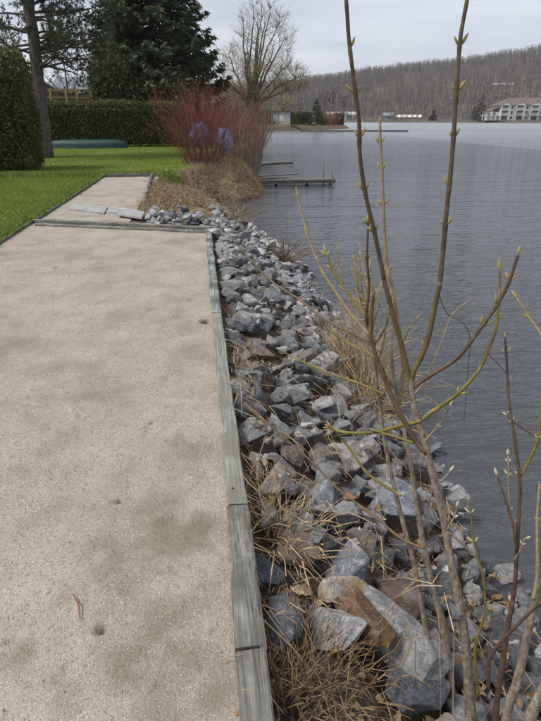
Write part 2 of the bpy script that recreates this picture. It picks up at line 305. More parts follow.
M['brownstem'] = leafy('brown_stems', [(.1, (.085, .05, .035)), (.5, (.17, .11, .075)), (1, (.29, .205, .14))], .75, 0, 1)
M['wood_far'] = leafy('far_bare_trees', [(.05, (.080, .070, .068)), (.4, (.12, .106, .10)), (.7, (.16, .143, .134)), (1, (.22, .20, .185))], .9, 0, .012)
M['wood_purple'] = leafy('far_purple_twigs', [(.1, (.085, .056, .056)), (.5, (.14, .095, .092)), (1, (.20, .15, .14))], .9, 0, .05)
M['birch'] = leafy('pale_trunks', [(.1, (.26, .24, .22)), (1, (.46, .44, .41))], .9, 0, .05)
M['conifer_far'] = leafy('far_conifers', [(.1, (.020, .027, .022)), (1, (.048, .056, .044))], .85, 0, .02)
M['hill'] = mottled('hill_floor', [(.3, (.055, .047, .040)), (.5, (.085, .072, .058)), (.7, (.12, .10, .074))], .03, .95, .5, .2)
M['canoe'] = mottled('green_canoe', [(.3, (.004, .030, .023)), (.7, (.008, .045, .035))], 1.5, .6, .1, 20, spec=.4)
M['tarp'] = mottled('blue_tarp', [(.3, (.10, .16, .40)), (.6, (.17, .25, .52)), (.75, (.34, .42, .62))], 5, .45, .6, 9, bdist=.06)
M['metal'] = mottled('galvanised_pole', [(.3, (.07, .07, .07)), (.7, (.15, .15, .15))], 9, .6)
M['white'] = mottled('white_siding', [(.3, (.56, .55, .52)), (.7, (.70, .69, .66))], .8, .7)
M['greywall'] = mottled('grey_wall', [(.3, (.28, .28, .28)), (.7, (.42, .42, .42))], .8, .85)
M['roof_red'] = mottled('red_brown_shingles', [(.3, (.10, .076, .070)), (.7, (.145, .112, .102))], .8, .9, .3, 4)
M['roof_grey'] = mottled('grey_shingles', [(.3, (.12, .135, .155)), (.7, (.19, .21, .235))], .8, .9, .3, 4)
M['roof_brown'] = mottled('brown_shingles', [(.3, (.055, .04, .034)), (.7, (.09, .068, .058))], .8, .9, .3, 4)
M['tanwall'] = mottled('tan_brick', [(.3, (.22, .145, .085)), (.7, (.33, .235, .15))], 3, .9)
m, nt, b = newmat('window_glass', .08, .6); b.inputs['Base Color'].default_value = (.03, .035, .04, 1); M['glass'] = m
M['grass'] = leafy('grass_blades', [(.1, (.10, .14, .022)), (.45, (.18, .240, .042)), (.8, (.25, .295, .070)), (1, (.38, .34, .15))], .7, .3, .9, .72)
M['grass_tall'] = leafy('yellow_green_grass', [(.1, (.085, .14, .02)), (.6, (.16, .22, .04)), (1, (.25, .27, .08))], .7, .3, .8)

# ================================================================== THE SETTING
px = lambda l: [gpt(u, v, WATER)[:2] for u, v in l]
SHORE = [(1.70, -30), (1.70, 0), (1.70, 2.6), (1.85, 5), (1.80, 8), (1.78, 10.5), (1.6, 12.2)] + \
    px([(250, 234), (232, 228), (212, 224), (190, 222), (185, 218), (190, 210), (205, 204), (222, 201), (240, 201), (255, 199), (262, 193), (259, 186), (255, 181),
        (259, 174), (262, 166), (263, 150), (265, 140), (266, 132), (300, 130.5), (332, 129.5), (350, 128.5), (346, 126.5), (300, 126)]) + [(5, 215), (-60, 250), (-1600, 300), (-1600, -30)]
SH = np.array(SHORE)
def shore_sd(X, Y):                                   # signed distance to the waterline, positive on land
    x = X.reshape(-1); y = Y.reshape(-1); d2 = np.full(x.shape, 1e12); ins = np.zeros(x.shape, bool)
    for (ax, ay), (bx, by) in zip(SH, np.roll(SH, -1, 0)):
        ex, ey = bx-ax, by-ay; t = np.clip(((x-ax)*ex + (y-ay)*ey)/(ex*ex+ey*ey+1e-12), 0, 1)
        d2 = np.minimum(d2, (x-ax-t*ex)**2 + (y-ay-t*ey)**2)
        c = (ay > y) != (by > y); ins ^= c & (x < (bx-ax)*(y-ay)/((by-ay) if by != ay else 1e-12) + ax)
    return (np.where(ins, 1, -1)*np.sqrt(d2)).reshape(X.shape)
def bank_z(s):
    return np.interp(s, [-12, -3, -.6, 0, .5, 1.0, 1.35, 1.55, 1.75, 2.0], [-4.5, -2.6, -1.42, -1.12, -.78, -.46, -.22, -.12, -.05, -.012])
def ground_z(X, Y, s=None):
    X = np.asarray(X, float); Y = np.asarray(Y, float)
    if s is None: s = shore_sd(X, Y)
    s = s*np.interp(Y, [13, 15.5, 60, 80], [1, 1.9, 1.9, 1]); z = bank_z(s) + np.where(s > 1.2, 0, 1)*(fbm(X*3, Y*3, 3) - .45)*.08
    inc = (X > -2.74) & (X < .13) & (Y < np.where(X > -1.2, 8.62, 9.6)) | (X > -2.74) & (X < -1.2) & (Y > 9) & (Y < 16.9)
    z = np.where(inc, np.minimum(z, -.07), z)
    z = z + np.clip((Y-20)/40, 0, 1)*.0 + np.where(s > 2.2, (fbm(X*.35, Y*.35, 2)-.4)*.10*np.clip((Y-10)/8, 0, 1), 0)
    return z
def gz(x, y): return float(ground_z(np.array([x]), np.array([y]))[0])
def graded(a, b, step, lo, hi, g=1.13):
    c = list(np.arange(a, b, step)); st = step
    while c[-1] < hi: st *= g; c.append(c[-1]+st)
    st = step
    while c[0] > lo: st *= g; c.insert(0, c[0]-st)
    return np.array(c)
gx = graded(-3.2, 3.2, .08, -1500, 60); gy = graded(0, 22, .10, -25, 240, 1.09)
GX, GY = np.meshgrid(gx, gy); S = shore_sd(GX, GY); GZ = ground_z(GX, GY, S)
ground = grid_mesh('ground', GX, GY, GZ, M['ground']); tag(ground, kind='structure')
ca = ground.data.color_attributes.new('zone', 'FLOAT_COLOR', 'POINT')
S2 = S*np.interp(GY, [13, 15.5, 60, 80], [1, 1.9, 1.9, 1]); lawn_m = np.clip((S2-1.6)/.5, 0, 1)*np.where((GX > -1.35) & (GY > 8) & (GY < 16.9), 0, 1)
lawn_m *= np.where(GY > 60, .5, 1); lawn_m *= np.where((GX > -.25+(GY-17)*.05) & (GY > 16.9) & (GY < 30), 0, 1)
straw_m = np.clip((S+.1)/.4, 0, 1)*np.where(GY > 10, np.where(GY > 26, .3, 1), .35)*(1-lawn_m)
zc = np.stack([lawn_m, straw_m, 0*S, 0*S+1], -1).astype(np.float32); ca.data.foreach_set('color', zc.reshape(-1))

lx = np.array([-3000, 3000.]); LX, LY = np.meshgrid(lx, lx); lake = grid_mesh('lake', LX, LY, LX*0+WATER, M['water']); tag(lake, kind='structure')

# far shore and wooded hill: ridge height by bearing
ridge_px = [(-500, 92), (0, 90), (200, 86), (270, 83), (300, 79), (340, 74), (380, 68), (410, 65), (440, 61.5), (490, 55), (541, 47), (620, 40), (760, 42), (1200, 60)]
raz = []; rel = []
for u, v_ in ridge_px: d = ray(u, v_); raz.append(math.atan2(d[0], d[1])); rel.append(d[2]/math.hypot(d[0], d[1]))
RIDGE_D = 760.0; TREE_H = 8.0
def hill_z(az, d):
    top = CAM_H + np.interp(az, raz, rel)*RIDGE_D - TREE_H
    d0 = 272 + 10*vnoise(az*9+50, az*0+3.3)
    t = np.clip((d-d0)/(RIDGE_D-d0), 0, 1)
    base = np.interp(d-d0, [-40, 0, 3, 25, 60], [-4, -1.15, -.3, .6, 1.5])
    prof = .35*t + .65*t*t*(3-2*t)
    return base + (top-1.5)*np.where(t < .08, prof*.5*t/.08, prof - .5*np.interp(.08, [0, 1], [0, 1])*(.35+.65*.08*3)*np.clip(1-(t-.08)/.3, 0, 1)) \
        + (fbm(az*40, d*.012, 3)-.45)*10*np.clip(t*3, 0, 1)*np.clip((1-t)*4, .25, 1) - np.clip((d-RIDGE_D)/400, 0, 3)*15
haz = np.linspace(R(-50), R(75), 260); hd = np.concatenate([np.linspace(240, 340, 40), np.linspace(345, 900, 70), [1100, 1500, 2500]])
HA, HD = np.meshgrid(haz, hd); hill = grid_mesh('hill', np.sin(HA)*HD, np.cos(HA)*HD, hill_z(HA, HD), M['hill']); tag(hill, kind='structure')
def hill_pt(u, d):                                      # a spot on the far land under image column u
    r = ray(u, 116); az = math.atan2(r[0], r[1]); return (math.sin(az)*d, math.cos(az)*d, float(hill_z(np.array([az]), np.array([d]))[0]))

# ------------------------------------------------------------------ the court: stone dust, dents and holes
holes = [(102, 631, .020, .032), (119, 503, .016, .03), (151, 424, .02, .008), (160, 338, .04, .006), (206, 323, .045, .07), (14, 640, .02, .01), (56, 268, .05, .008),
         (150, 430, .04, .01), (90, 560, .04, .007), (30, 470, .05, .007), (180, 480, .05, .006), (120, 300, .06, .008), (60, 380, .06, .007), (170, 280, .06, .008), (175, 520, .05, .008), (140, 590, .06, .006)]
holes = [(*gpt(u, v_, 0)[:2], r_, dep) for u, v_, r_, dep in holes]
def court_z(X, Y):
    z = (fbm(X*1.3+5, Y*1.3, 3)-.45)*.014 + (fbm(X*7, Y*5, 3)-.45)*.012 + (fbm(X*26, Y*26, 2)-.4)*.005
    for hx, hy, r_, dep in holes:
        d = np.hypot(X-hx, (Y-hy)); z = z - dep*np.exp(-(d/r_)**4) + dep*.22*np.exp(-((d-1.5*r_)/(.5*r_))**2)
    return z
def cross_y(X): return 9.62-(X+2.77)*.369
def court(name, x0, x1, ylo, yhi, st, z0=0):
    xs = np.linspace(x0, x1, int((x1-x0)/st)+1); ys = np.concatenate([np.arange(ylo, min(yhi, 3.2), .012), np.arange(max(ylo, 3.2), yhi, .028)]) if ylo < 3 else np.arange(ylo, yhi, .03)
    X, Y = np.meshgrid(xs, ys); Z = court_z(X, Y) + z0
    keep = None
    if ylo < 3: keep = ~((X > -1.2) & (Y > cross_y(X)+.03))[1:, 1:]
    o = grid_mesh(name, X, Y, Z, M['dust'], None, keep); mo = 0*X; so_ = 0*X
    for u, v_, r_, a in ((165, 545, .16, .75), (198, 535, .10, .8), (120, 560, .18, .5), (158, 622, .11, .7), (135, 655, .12, .65), (182, 665, .12, .7), (60, 600, .10, .35), (212, 690, .10, .6), (165, 505, .12, .5), (195, 445, .16, .45), (180, 400, .22, .35), (85, 390, .28, .35), (20, 660, .06, .6), (160, 715, .12, .5), (40, 440, .2, .3), (170, 330, .35, .35), (60, 700, .12, .4), (110, 610, .10, .3), (190, 600, .1, .45)):
        p = gpt(u, v_, 0); q = np.hypot(X-p[0], (Y-p[1])*.8)/r_; mo = np.maximum(mo, a*np.exp(-q*q*.7)*(.15+1.6*fbm(X*9+9, Y*9, 4)))
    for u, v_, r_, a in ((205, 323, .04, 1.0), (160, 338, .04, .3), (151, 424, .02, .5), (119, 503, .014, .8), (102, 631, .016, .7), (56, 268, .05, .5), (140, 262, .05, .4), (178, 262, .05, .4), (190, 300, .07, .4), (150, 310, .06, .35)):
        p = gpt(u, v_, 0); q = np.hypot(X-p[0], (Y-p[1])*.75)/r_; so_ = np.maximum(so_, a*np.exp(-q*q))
    at_ = o.data.color_attributes.new('moss', 'FLOAT_COLOR', 'POINT'); at_.data.foreach_set('color', np.stack([mo, so_, 0*mo, 0*mo+1], -1).astype(np.float32).reshape(-1))
    return tag(o, kind='structure')
court('court_surface', -2.76, .062, .2, 9.75, .014, .006)
court('court_extension_surface', -2.74, -1.22, 9.0, 16.9, .03, -.004)

# ------------------------------------------------------------------ timbers
def timber(mb, a, b, w_, h_, ztop, cuts=14, wob=.003):
    a = np.array(a, float); b = np.array(b, float); L = np.linalg.norm(b-a); t = (b-a)/L; nrm = np.array([t[1], -t[0]])
    P = []; ch = .007
    prof = [(-w_/2, -h_), (w_/2, -h_), (w_/2, -ch), (w_/2-ch, 0), (-w_/2+ch, 0), (-w_/2, -ch)]
    for i in range(cuts+1):
        c = a + (b-a)*i/cuts; j = rng.normal(0, wob, 2)
        for q, (o, z) in enumerate(prof):
            e = rng.normal(0, wob*.6)
            P.append((c[0]+nrm[0]*(o+j[0]*.6+e*.5), c[1]+nrm[1]*(o+j[0]*.6), ztop+z+j[1]*.6+e))
    n = 6; F = [(i*n+k, i*n+(k+1) % n, (i+1)*n+(k+1) % n, (i+1)*n+k) for i in range(cuts) for k in range(n)]
    mb.add(P, [tuple(range(n-1, -1, -1)), tuple(cuts*n+k for k in range(n))] + F)
def one_timber(name, parent, a, b, w_, h_, zt, mat, label=None, cuts=14, wob=.003):
    mb = MB(); timber(mb, a, b, w_, h_, zt, cuts, wob); o = mb.build(name, mat, parent)
    if label: o['label'] = label
    return o
E = empty('timber_edging', (.083, .2, -.1), 'long line of weathered square timbers between the sandy court and the rocks', 'timber edging')
t1 = one_timber('timber', E, (.083, .1), (.084, 1.222), .098, .13, .028, M['wood_grey'], 'grey timber end nearest the camera')
t2 = one_timber('timber', E, (.084, 1.234), (.088, 1.94), .096, .13, .031, M['wood_grey'], 'grey timber with a dark weathered outer edge')
t3 = one_timber('timber', E, (.089, 1.95), (.078, 4.55), .088, .13, .030, M['wood_green'], 'pale green treated timber')
t4 = one_timber('timber', E, (.077, 4.558), (.066, 8.50), .088, .13, .033, M['wood_blue'], 'blue-grey mottled far timber')
for (x, y) in ((.074, 2.06), (.095, 4.4)): mb = MB(); mb.tube([(x, y, .02), (x, y, .036)], .005, 8); mb.build('nail_head', M['bark_black'], E)
mb = MB(); mb.box((.126, 1.55, -.02), (.022, .66, .09)); mb.build('weathered_strip', M['wood_dark'], E)
cl, crr = gpt(33, 219.5, .05), gpt(211, 227, .05)
E2 = empty('cross_timber', (*cl[:2], 0), 'grey double timber laid across the court at the far end', 'timber')
one_timber('upper_timber', E2, cl[:2], crr[:2], .10, .15, .055, M['wood_grey'], cuts=24, wob=.005)
a_, b_ = gpt(36, 223.5, .035), gpt(212, 231, .035)
one_timber('lower_timber', E2, a_[:2], b_[:2], .09, .12, .033, M['wood_tan' if False else 'wood_grey'], cuts=24, wob=.006)
mb = MB(); mb.box((.068, 8.58, -.02), (.11, .12, .13)); mb.build('corner_block', M['wood_blue'], E2)
E3 = empty('lawn_edging', (-2.8, 8, 0), 'dark weathered board edging between the lawn and the court', 'board edging')
for k, (ya, yb) in enumerate(((3.0, 6.4), (6.42, 9.6), (9.75, 12.6), (12.62, 16.95))):
    one_timber('board', E3, (-2.79 + (.015 if k % 2 else 0), ya), (-2.79, yb), .055, .16, .035 + .01*(k % 2), M['wood_dark'] if k != 2 else M['wood_grey'], cuts=18, wob=.006)
E4 = empty('end_edging', (-2.1, 16.95, 0), 'dark board closing the far end of the court extension', 'board edging'); one_timber('board', E4, (-2.80, 16.98), (-1.40, 16.9), .06, .2, .08, M['wood_dark'], cuts=10, wob=.008)
E5 = empty('leaning_edging', (-1.3, 13, 0), 'leaning grey-brown board between the court extension and dry grass bank', 'board edging'); one_timber('board', E5, (-1.40, 16.9), (-1.25, 13.6), .05, .24, .10, M['wood_grey'], cuts=10, wob=.01); one_timber('board', E5, (-1.25, 13.58), (-1.12, 11.3), .05, .24, .07, M['wood_dark'], cuts=8, wob=.01)
def slab(uvs, z, th, label):
    P = [gpt(u, v_, z) for u, v_ in uvs]; n = len(P); mb = MB()
    mb.add(P + [(x, y, z-th) for x, y, z in P], [tuple(range(n)), tuple(range(2*n-1, n-1, -1))] + [(i, n+i, n+(i+1) % n, (i+1) % n) for i in range(n)])
    o = mb.build('paving_slab', M['slab']); bm = bmesh.new(); bm.from_mesh(o.data); bmesh.ops.bevel(bm, geom=bm.edges[:], offset=.006, segments=1, affect='EDGES'); bmesh.ops.recalc_face_normals(bm, faces=bm.faces[:]); bm.to_mesh(o.data); bm.free()
    return tag(o, label, 'paving slab', 'slabs lying on the court extension')
slab([(69, 208), (104, 212.5), (108, 207), (74, 202.5)], .035, .05, 'long pale concrete slab lying on the court extension')
slab([(106, 211), (117, 212.5), (122, 208), (111, 206.5)], .03, .05, 'smallest concrete slab, between the two longer slabs')
slab([(117, 213), (142, 217), (145, 211.5), (122, 207)], .075, .045, 'tilted grey concrete slab at the edge of the dry grass bank')

# ------------------------------------------------------------------ riprap
def rock_mesh(name, seed, dims=(1, 1, 1), npts=15, rough=.035, sub=1, bev=.06):
    rs = np.random.default_rng(seed); bm = bmesh.new()
    P = rs.normal(size=(npts, 3)); P /= np.linalg.norm(P, axis=1)[:, None]; P *= rs.uniform(.82, 1.08, (npts, 1)); P = np.sign(P)*np.abs(P)**.68
    for p in P: bm.verts.new(tuple(p*np.array(dims)))
    r = bmesh.ops.convex_hull(bm, input=bm.verts[:])
    bmesh.ops.delete(bm, geom=[g for g in r['geom_interior'] if isinstance(g, bmesh.types.BMVert)], context='VERTS')
    bmesh.ops.dissolve_limit(bm, angle_limit=R(14), verts=bm.verts[:], edges=bm.edges[:])
    bmesh.ops.bevel(bm, geom=bm.edges[:], offset=bev*min(dims), segments=1, affect='EDGES', profile=.5)
    bmesh.ops.triangulate(bm, faces=bm.faces[:])
    long_ = [e for e in bm.edges if e.calc_length() > .38*max(dims)]
    for _ in range(sub):
        long_ = [e for e in bm.edges if e.calc_length() > (.38 if _ == 0 else .27)*max(dims)]
        bmesh.ops.subdivide_edges(bm, edges=long_, cuts=1); bmesh.ops.triangulate(bm, faces=bm.faces[:])
    o = Vector((seed*3.1, seed*1.7, 0))
    for vtx in bm.verts:
        c = vtx.co; n = mnoise.noise(c*2.2/max(dims)+o)*1.2 + mnoise.noise(c*5.5/max(dims)+o)*.9 + mnoise.noise(c*12/max(dims)+o)*.6
        vtx.co = c + c.normalized()*n*rough*2.0*max(dims)*.6
    bmesh.ops.recalc_face_normals(bm, faces=bm.faces[:])
    me = bpy.data.meshes.new(name); bm.to_mesh(me); bm.free(); return me
PROTO = []
for k in range(26):
    d = (1, rng.uniform(.6, .9), rng.uniform(.42, .72)); me = rock_mesh('stone', 100+k, d, int(rng.integers(9, 15)), rng.uniform(.018, .034), 2, rng.uniform(.05, .09)); me.materials.append(M['stone']); PROTO.append((me, d))
riprap = empty('riprap_bank', (.9, 5, -.6)); tag(riprap, 'bank of loose grey quarried stones sloping from the court to the lake', 'stone bank')
# settle stones one on another with a height map of the bank
rx0, ry0, RS = -1.2, .3, .03; RNX, RNY = int(3.8/RS), int(16.5/RS)
hx = rx0+np.arange(RNX)*RS; hy = ry0+np.arange(RNY)*RS; HXm, HYm = np.meshgrid(hx, hy); HM = ground_z(HXm, HYm)
HM = np.where(HXm < .14, np.where(HYm < 8.6, .02, HM), HM)
def settle(x, y, a, b, c, rz, sink=.35, grow=.8):
    i0, i1 = max(0, int((x-a-rx0)/RS)), min(RNX, int((x+a-rx0)/RS)+2); j0, j1 = max(0, int((y-a-ry0)/RS)), min(RNY, int((y+a-ry0)/RS)+2)
    if i1-i0 < 2 or j1-j0 < 2: return None
    X = HXm[j0:j1, i0:i1]-x; Y = HYm[j0:j1, i0:i1]-y; cs, sn = math.cos(rz), math.sin(rz)
    r2 = ((X*cs+Y*sn)/a)**2 + ((-X*sn+Y*cs)/b)**2; msk = r2 < 1
    if not msk.any(): return None
    dome = c*np.sqrt(np.clip(1-r2, 0, 1)); z = np.percentile((HM[j0:j1, i0:i1]+dome)[msk], 80) - sink*c
    HM[j0:j1, i0:i1] = np.where(msk, np.maximum(HM[j0:j1, i0:i1], z+grow*dome), HM[j0:j1, i0:i1]); return z
# the stones one can single out in the foreground: (name label, centre px, guess z, half sizes, rz, tiltx, tilty, material, seed)
special = [
 ('dark slate stone beside the near end of the timber edging', (284, 628), -.17, (.13, .065, .05), 78, 10, 8, 'stone_dark', 1),
 ('flat grey striped slab with a rusty spot at its lower corner', (331, 638), -.24, (.135, .10, .035), 125, -24, 12, 'stone_spot', 2),
 ('rusty orange-brown wedge-shaped stone', (365, 628), -.24, (.125, .068, .06), -50, 5, 10, 'stone_rust', 3),
 ('blue-grey block with pale bands above the rusty stone', (347, 578), -.30, (.125, .105, .10), 70, 20, 0, 'stone_band', 4),
 ('tan stone with orange stains wedged between the banded block and rusty stone', (341, 602), -.29, (.105, .06, .05), 10, 20, 5, 'stone_tan', 5),
 ('long pale grey slab pointing down toward the water, right of the rusty stone', (392, 655), -.42, (.215, .10, .06), -48, 10, 16, 'stone_pale', 6),
 ('brown flat-topped stone behind the long pale slab', (396, 603), -.42, (.12, .09, .06), 100, 10, 10, 'stone_brown', 7),
 ('big grey stone with a deeply shadowed underside near the shrub stems', (394, 505), -.52, (.16, .12, .12), -20, 15, 15, 'stone_band', 8),
 ('reddish brown stone half buried in dry grass by the timber', (296, 556), -.20, (.12, .08, .05), 10, 0, 12, 'stone_brown', 9),
 ('dull purple-grey stone under the pale straw clump', (266, 580), -.15, (.085, .07, .045), 60, 0, 12, 'stone_dark', 10),
 ('angular two-faced blue-grey stone above the orange leaves', (325, 512), -.30, (.13, .10, .10), 60, 10, 0, 'stone_band', 11),
 ('grey stone at the lower right under the shrub stems', (412, 712), -.56, (.13, .10, .07), 20, 5, 10, 'stone_dark', 12),
]
lab_rocks = []
for lab, (u, v_), zg, (a, b_, c_), rz, tx, ty, mt, sdn in special:
    a, b_, c_ = a*1.15, b_*1.15, c_*1.15
    x, y, _ = gpt(u, v_, zg); me = rock_mesh('rock', 500+sdn, (a, b_, c_), 15 if mt not in ('stone_rust', 'stone_tan', 'stone_pale') else 30, .026, 3, .045); me.materials.append(M[mt]); 
    z = settle(x, y, a, b_, c_, R(rz), .25, .85) or zg
    z = .3*z + .7*zg + .035
    o = link('rock', me, None, (x, y, z)); o.rotation_euler = (R(tx), R(ty), R(rz)); tag(o, lab, 'rock'); lab_rocks.append((x, y, min(a, b_)))
spots = [(x, y, r_) for x, y, r_ in lab_rocks]; placed = []
for tr_ in range(26000):
    if len(placed) > 860: break
    y = rng.uniform(.7, 14.4); x = rng.uniform(.17, 1.95)
    end = np.interp(y, [0, 8.6, 12.5, 14.4], [.17, .17, -.1, .1])
    s = float(shore_sd(np.array([x]), np.array([y]))[0])
    if s < -.12 or s > 1.62: continue
    if y < 1.75 and x < .62 + .12*rng.random(): continue                      # soil, straw and leaves here
    if 4.3 < y < 7.6 and s < .42 and rng.random() < .92: continue               # reeds at the water's edge
    if y < 2.5 and x > 1.15 and rng.random() < .6: continue
    if .17 < x < .36 and y < 2.6 and rng.random() < .65: continue
    a = float(np.clip(rng.lognormal(math.log(.108), .30), .055, .175))*(1 if y > 1.2 else .85)
    if tr_ > 8000: a *= .66
    if any((x-p)**2+(y-q)**2 < (.57*(a+r_))**2 for p, q, r_ in spots): continue
    spots.append((x, y, a)); placed.append((x, y, a))
for k in range(85):                                                              # the small stones by the court extension
    x = rng.uniform(-.92, .25); y = 9.75-(x+2.77)*.369+abs(rng.normal(0, .75)); a = rng.uniform(.05, .125); placed.append((x, y, a))
placed.sort(key=lambda p: -p[2])
items = []
for x, y, a in placed:
    me, d = PROTO[int(rng.integers(len(PROTO)))]; rz = rng.uniform(0, 6.28)
    z = settle(x, y, a*.95, a*d[1]*.95, a*d[2]*.95, rz, .42, .75)
    if z is None: z = gz(x, y) + a*.3
    items.append((x, y, z, a, me, rng.uniform(-.45, .45), rng.uniform(-.1, .65), rz))
items.sort(key=lambda i: -(i[3]/math.hypot(i[0], i[1], i[2]-CAM_H)))
for i in items[:300]:
    o = link('stone', i[4], riprap, i[:3]); o.scale = (i[3],)*3; o.rotation_euler = (i[5], i[6], i[7])
# remaining and filler stones as one heap
small = [(i[0], i[1], i[2], i[3], i[4], i[5], i[6], i[7]) for i in items[300:]]
for k in range(520):
    y = rng.uniform(.8, 14); x = rng.uniform(.18, 1.95); s = float(shore_sd(np.array([x]), np.array([y]))[0])
    if s < -.3 or s > 1.6 or (y < 1.7 and x < .6 and rng.random() < .8): continue
    a = rng.uniform(.018, .055); z = HM[min(RNY-1, int((y-ry0)/RS)), min(RNX-1, int((x-rx0)/RS))]
    small.append((x, y, z - a*.2, a, PROTO[int(rng.integers(26))][0], rng.uniform(-1, 1), rng.uniform(-1, 1), rng.uniform(0, 6)))
VV = []; FF = []; nb = 0
cache = {}
for x, y, z, a, me, rx, ry, rz in small:
    if me.name not in cache: cache[me.name] = (np.array([v_.co[:] for v_ in me.vertices]), [tuple(p.vertices) for p in me.polygons])
    V, F = cache[me.name]; Mx = np.array(Euler((rx, ry, rz)).to_matrix()); VV.append(V*a @ Mx.T + (x, y, z)); FF += [tuple(i+nb for i in f) for f in F]; nb += len(V)
me = bpy.data.meshes.new('small_stones'); me.from_pydata(np.vstack(VV).tolist(), [], FF); me.materials.append(M['stone']); so = link('small_stones', me, riprap); so['kind'] = 'stuff'
x, y, _ = gpt(319, 308, -1.05); me = rock_mesh('rock', 560, (.2, .15, .13), 15, .03, 1); me.materials.append(M['bark_black']); o = link('rock', me, None, (x, y, -1.03)); o.rotation_euler = (.1, .2, .6); tag(o, 'wet black boulder alone at the water\'s edge beyond the dry reeds', 'rock')
def surf(x, y):
    i, j = int((x-rx0)/RS), int((y-ry0)/RS)
    return float(HM[j, i]) if 0 <= i < RNX and 0 <= j < RNY else gz(x, y)

# ================================================================== GROWING THINGS
def unit(v_): v_ = np.asarray(v_, float); return v_/(np.linalg.norm(v_)+1e-9)
def grow(out, p, d, L, r, lev, cfg):
    """out[lev] collects (points, radii); cfg per level: segs, wander, up, n children, length ratio, angle, from"""
    c = cfg[lev]; k = c['segs']; pts = [np.array(p, float)]; dd = unit(d); rr = [r]
    for i in range(k):
        dd = unit(dd + rng.normal(0, c['wander'], 3) + np.array([0, 0, c['up']])); pts.append(pts[-1] + dd*L/k); rr.append(r*(1-(i+1)/k*c.get('taper', .75)))
    out.setdefault(lev, []).append((pts, rr))
    if lev+1 < len(cfg):
        nx = cfg[lev+1]
        for j in range(nx['n']):
            t = rng.uniform(nx['from'], 1.0)*k; i = min(int(t), k-1); f = t-i; q = pts[i]*(1-f)+pts[i+1]*f; dm = unit(pts[i+1]-pts[i])
            s = unit(np.cross(dm, rand_dirs(1)[0])); a = R(rng.normal(nx['ang'], 9))
            grow(out, q, dm*math.cos(a)+s*math.sin(a), L*nx['len']*rng.uniform(.65, 1.15)*(1-.45*t/k), rr[i]*nx['rad'], lev+1, cfg)
def ribbon_arr(P, Rr, wscale=1.0, wmin=0.0):               # P (n, k, 3), Rr (n, k): every straw or twig as flat slivers
    A = P[:, :-1].reshape(-1, 3); B = P[:, 1:].reshape(-1, 3); w0 = (np.maximum(Rr[:, :-1], wmin)*wscale).reshape(-1, 1); w1 = (np.maximum(Rr[:, 1:], wmin*.6)*wscale).reshape(-1, 1)
    d = B-A; s = np.cross(d, rand_dirs(len(A))); s /= np.linalg.norm(s, axis=1)[:, None]+1e-12
    return np.concatenate([np.stack([A-s*w0, A+s*w0, B+s*w1], 1), np.stack([A-s*w0, B+s*w1, B-s*w1], 1)])
def ribbons(lines, wscale=1.0, wmin=0.0):
    by = {}
    for p, r_ in lines: by.setdefault(len(p), []).append((p, r_))
    return np.concatenate([ribbon_arr(np.array([p for p, _ in v_]), np.array([list(r_) for _, r_ in v_]), wscale, wmin) for v_ in by.values()])
def bare_tree(name, base, h, r, label, twig, cfg=None, group=None, wmin=.012, lean=(0, 0), bark='tree_bark'):
    t = empty(name, base, label, 'tree', group); out = {}
    cfg = cfg or [dict(segs=7, wander=.05, up=.04), dict(n=9, segs=6, wander=.10, up=.10, len=.62, ang=38, rad=.55, **{'from': .25}),
                  dict(n=7, segs=4, wander=.14, up=.06, len=.5, ang=38, rad=.5, **{'from': .2}), dict(n=7, segs=3, wander=.16, up=.02, len=.45, ang=38, rad=.5, **{'from': .15})]
    grow(out, (base[0], base[1], base[2]-.2), (lean[0], lean[1], 1), h*.72, r, 0, cfg)
    mb = MB(); [mb.tube(p, q, 8) for p, q in out[0]]; mb.build('trunk', M[bark], t, True)
    for p, q in out.get(1, []): mb = MB(); mb.tube(p, q, 6); mb.build('limb', M[bark], t, True)
    tw = []
    for l in range(2, len(cfg)): tw += out.get(l, [])
    cr_ = tris('crown', ribbons(tw, 1, wmin), M[twig], t); return t

# ------------------------------------------------------------------ hedges
def rounded_box_pts(n, c, d, round_=.35, rz=0, jit=.05):
    P = rng.uniform(-1, 1, (n*3, 3)); h = np.array(d)/2
    ax = rng.choice(3, n*3, p=np.array([h[1]*h[2], h[0]*h[2], h[0]*h[1]])/(h[1]*h[2]+h[0]*h[2]+h[0]*h[1]))
    P[np.arange(n*3), ax] = np.sign(P[np.arange(n*3), ax]); P = P[~((ax == 2) & (P[:, 2] < 0))][:n]; P = P*h
    rr = round_; inner = np.clip(P, -(h-rr), h-rr); dv = P-inner; l = np.linalg.norm(dv, axis=1)[:, None]; P = inner + dv/np.maximum(l, 1e-6)*np.minimum(l, rr)
    bmp = (vnoise(P[:, 0]*1.7+P[:, 1]*1.3+40, P[:, 2]*1.7+40)-.5)*.22; nrm = P/ h; nrm /= np.linalg.norm(nrm, axis=1)[:, None]+1e-9
    P = P + nrm*bmp[:, None] + rng.normal(0, jit, P.shape)
    cs, sn = math.cos(rz), math.sin(rz); return np.stack([P[:, 0]*cs-P[:, 1]*sn, P[:, 0]*sn+P[:, 1]*cs, P[:, 2]], 1) + np.array(c)
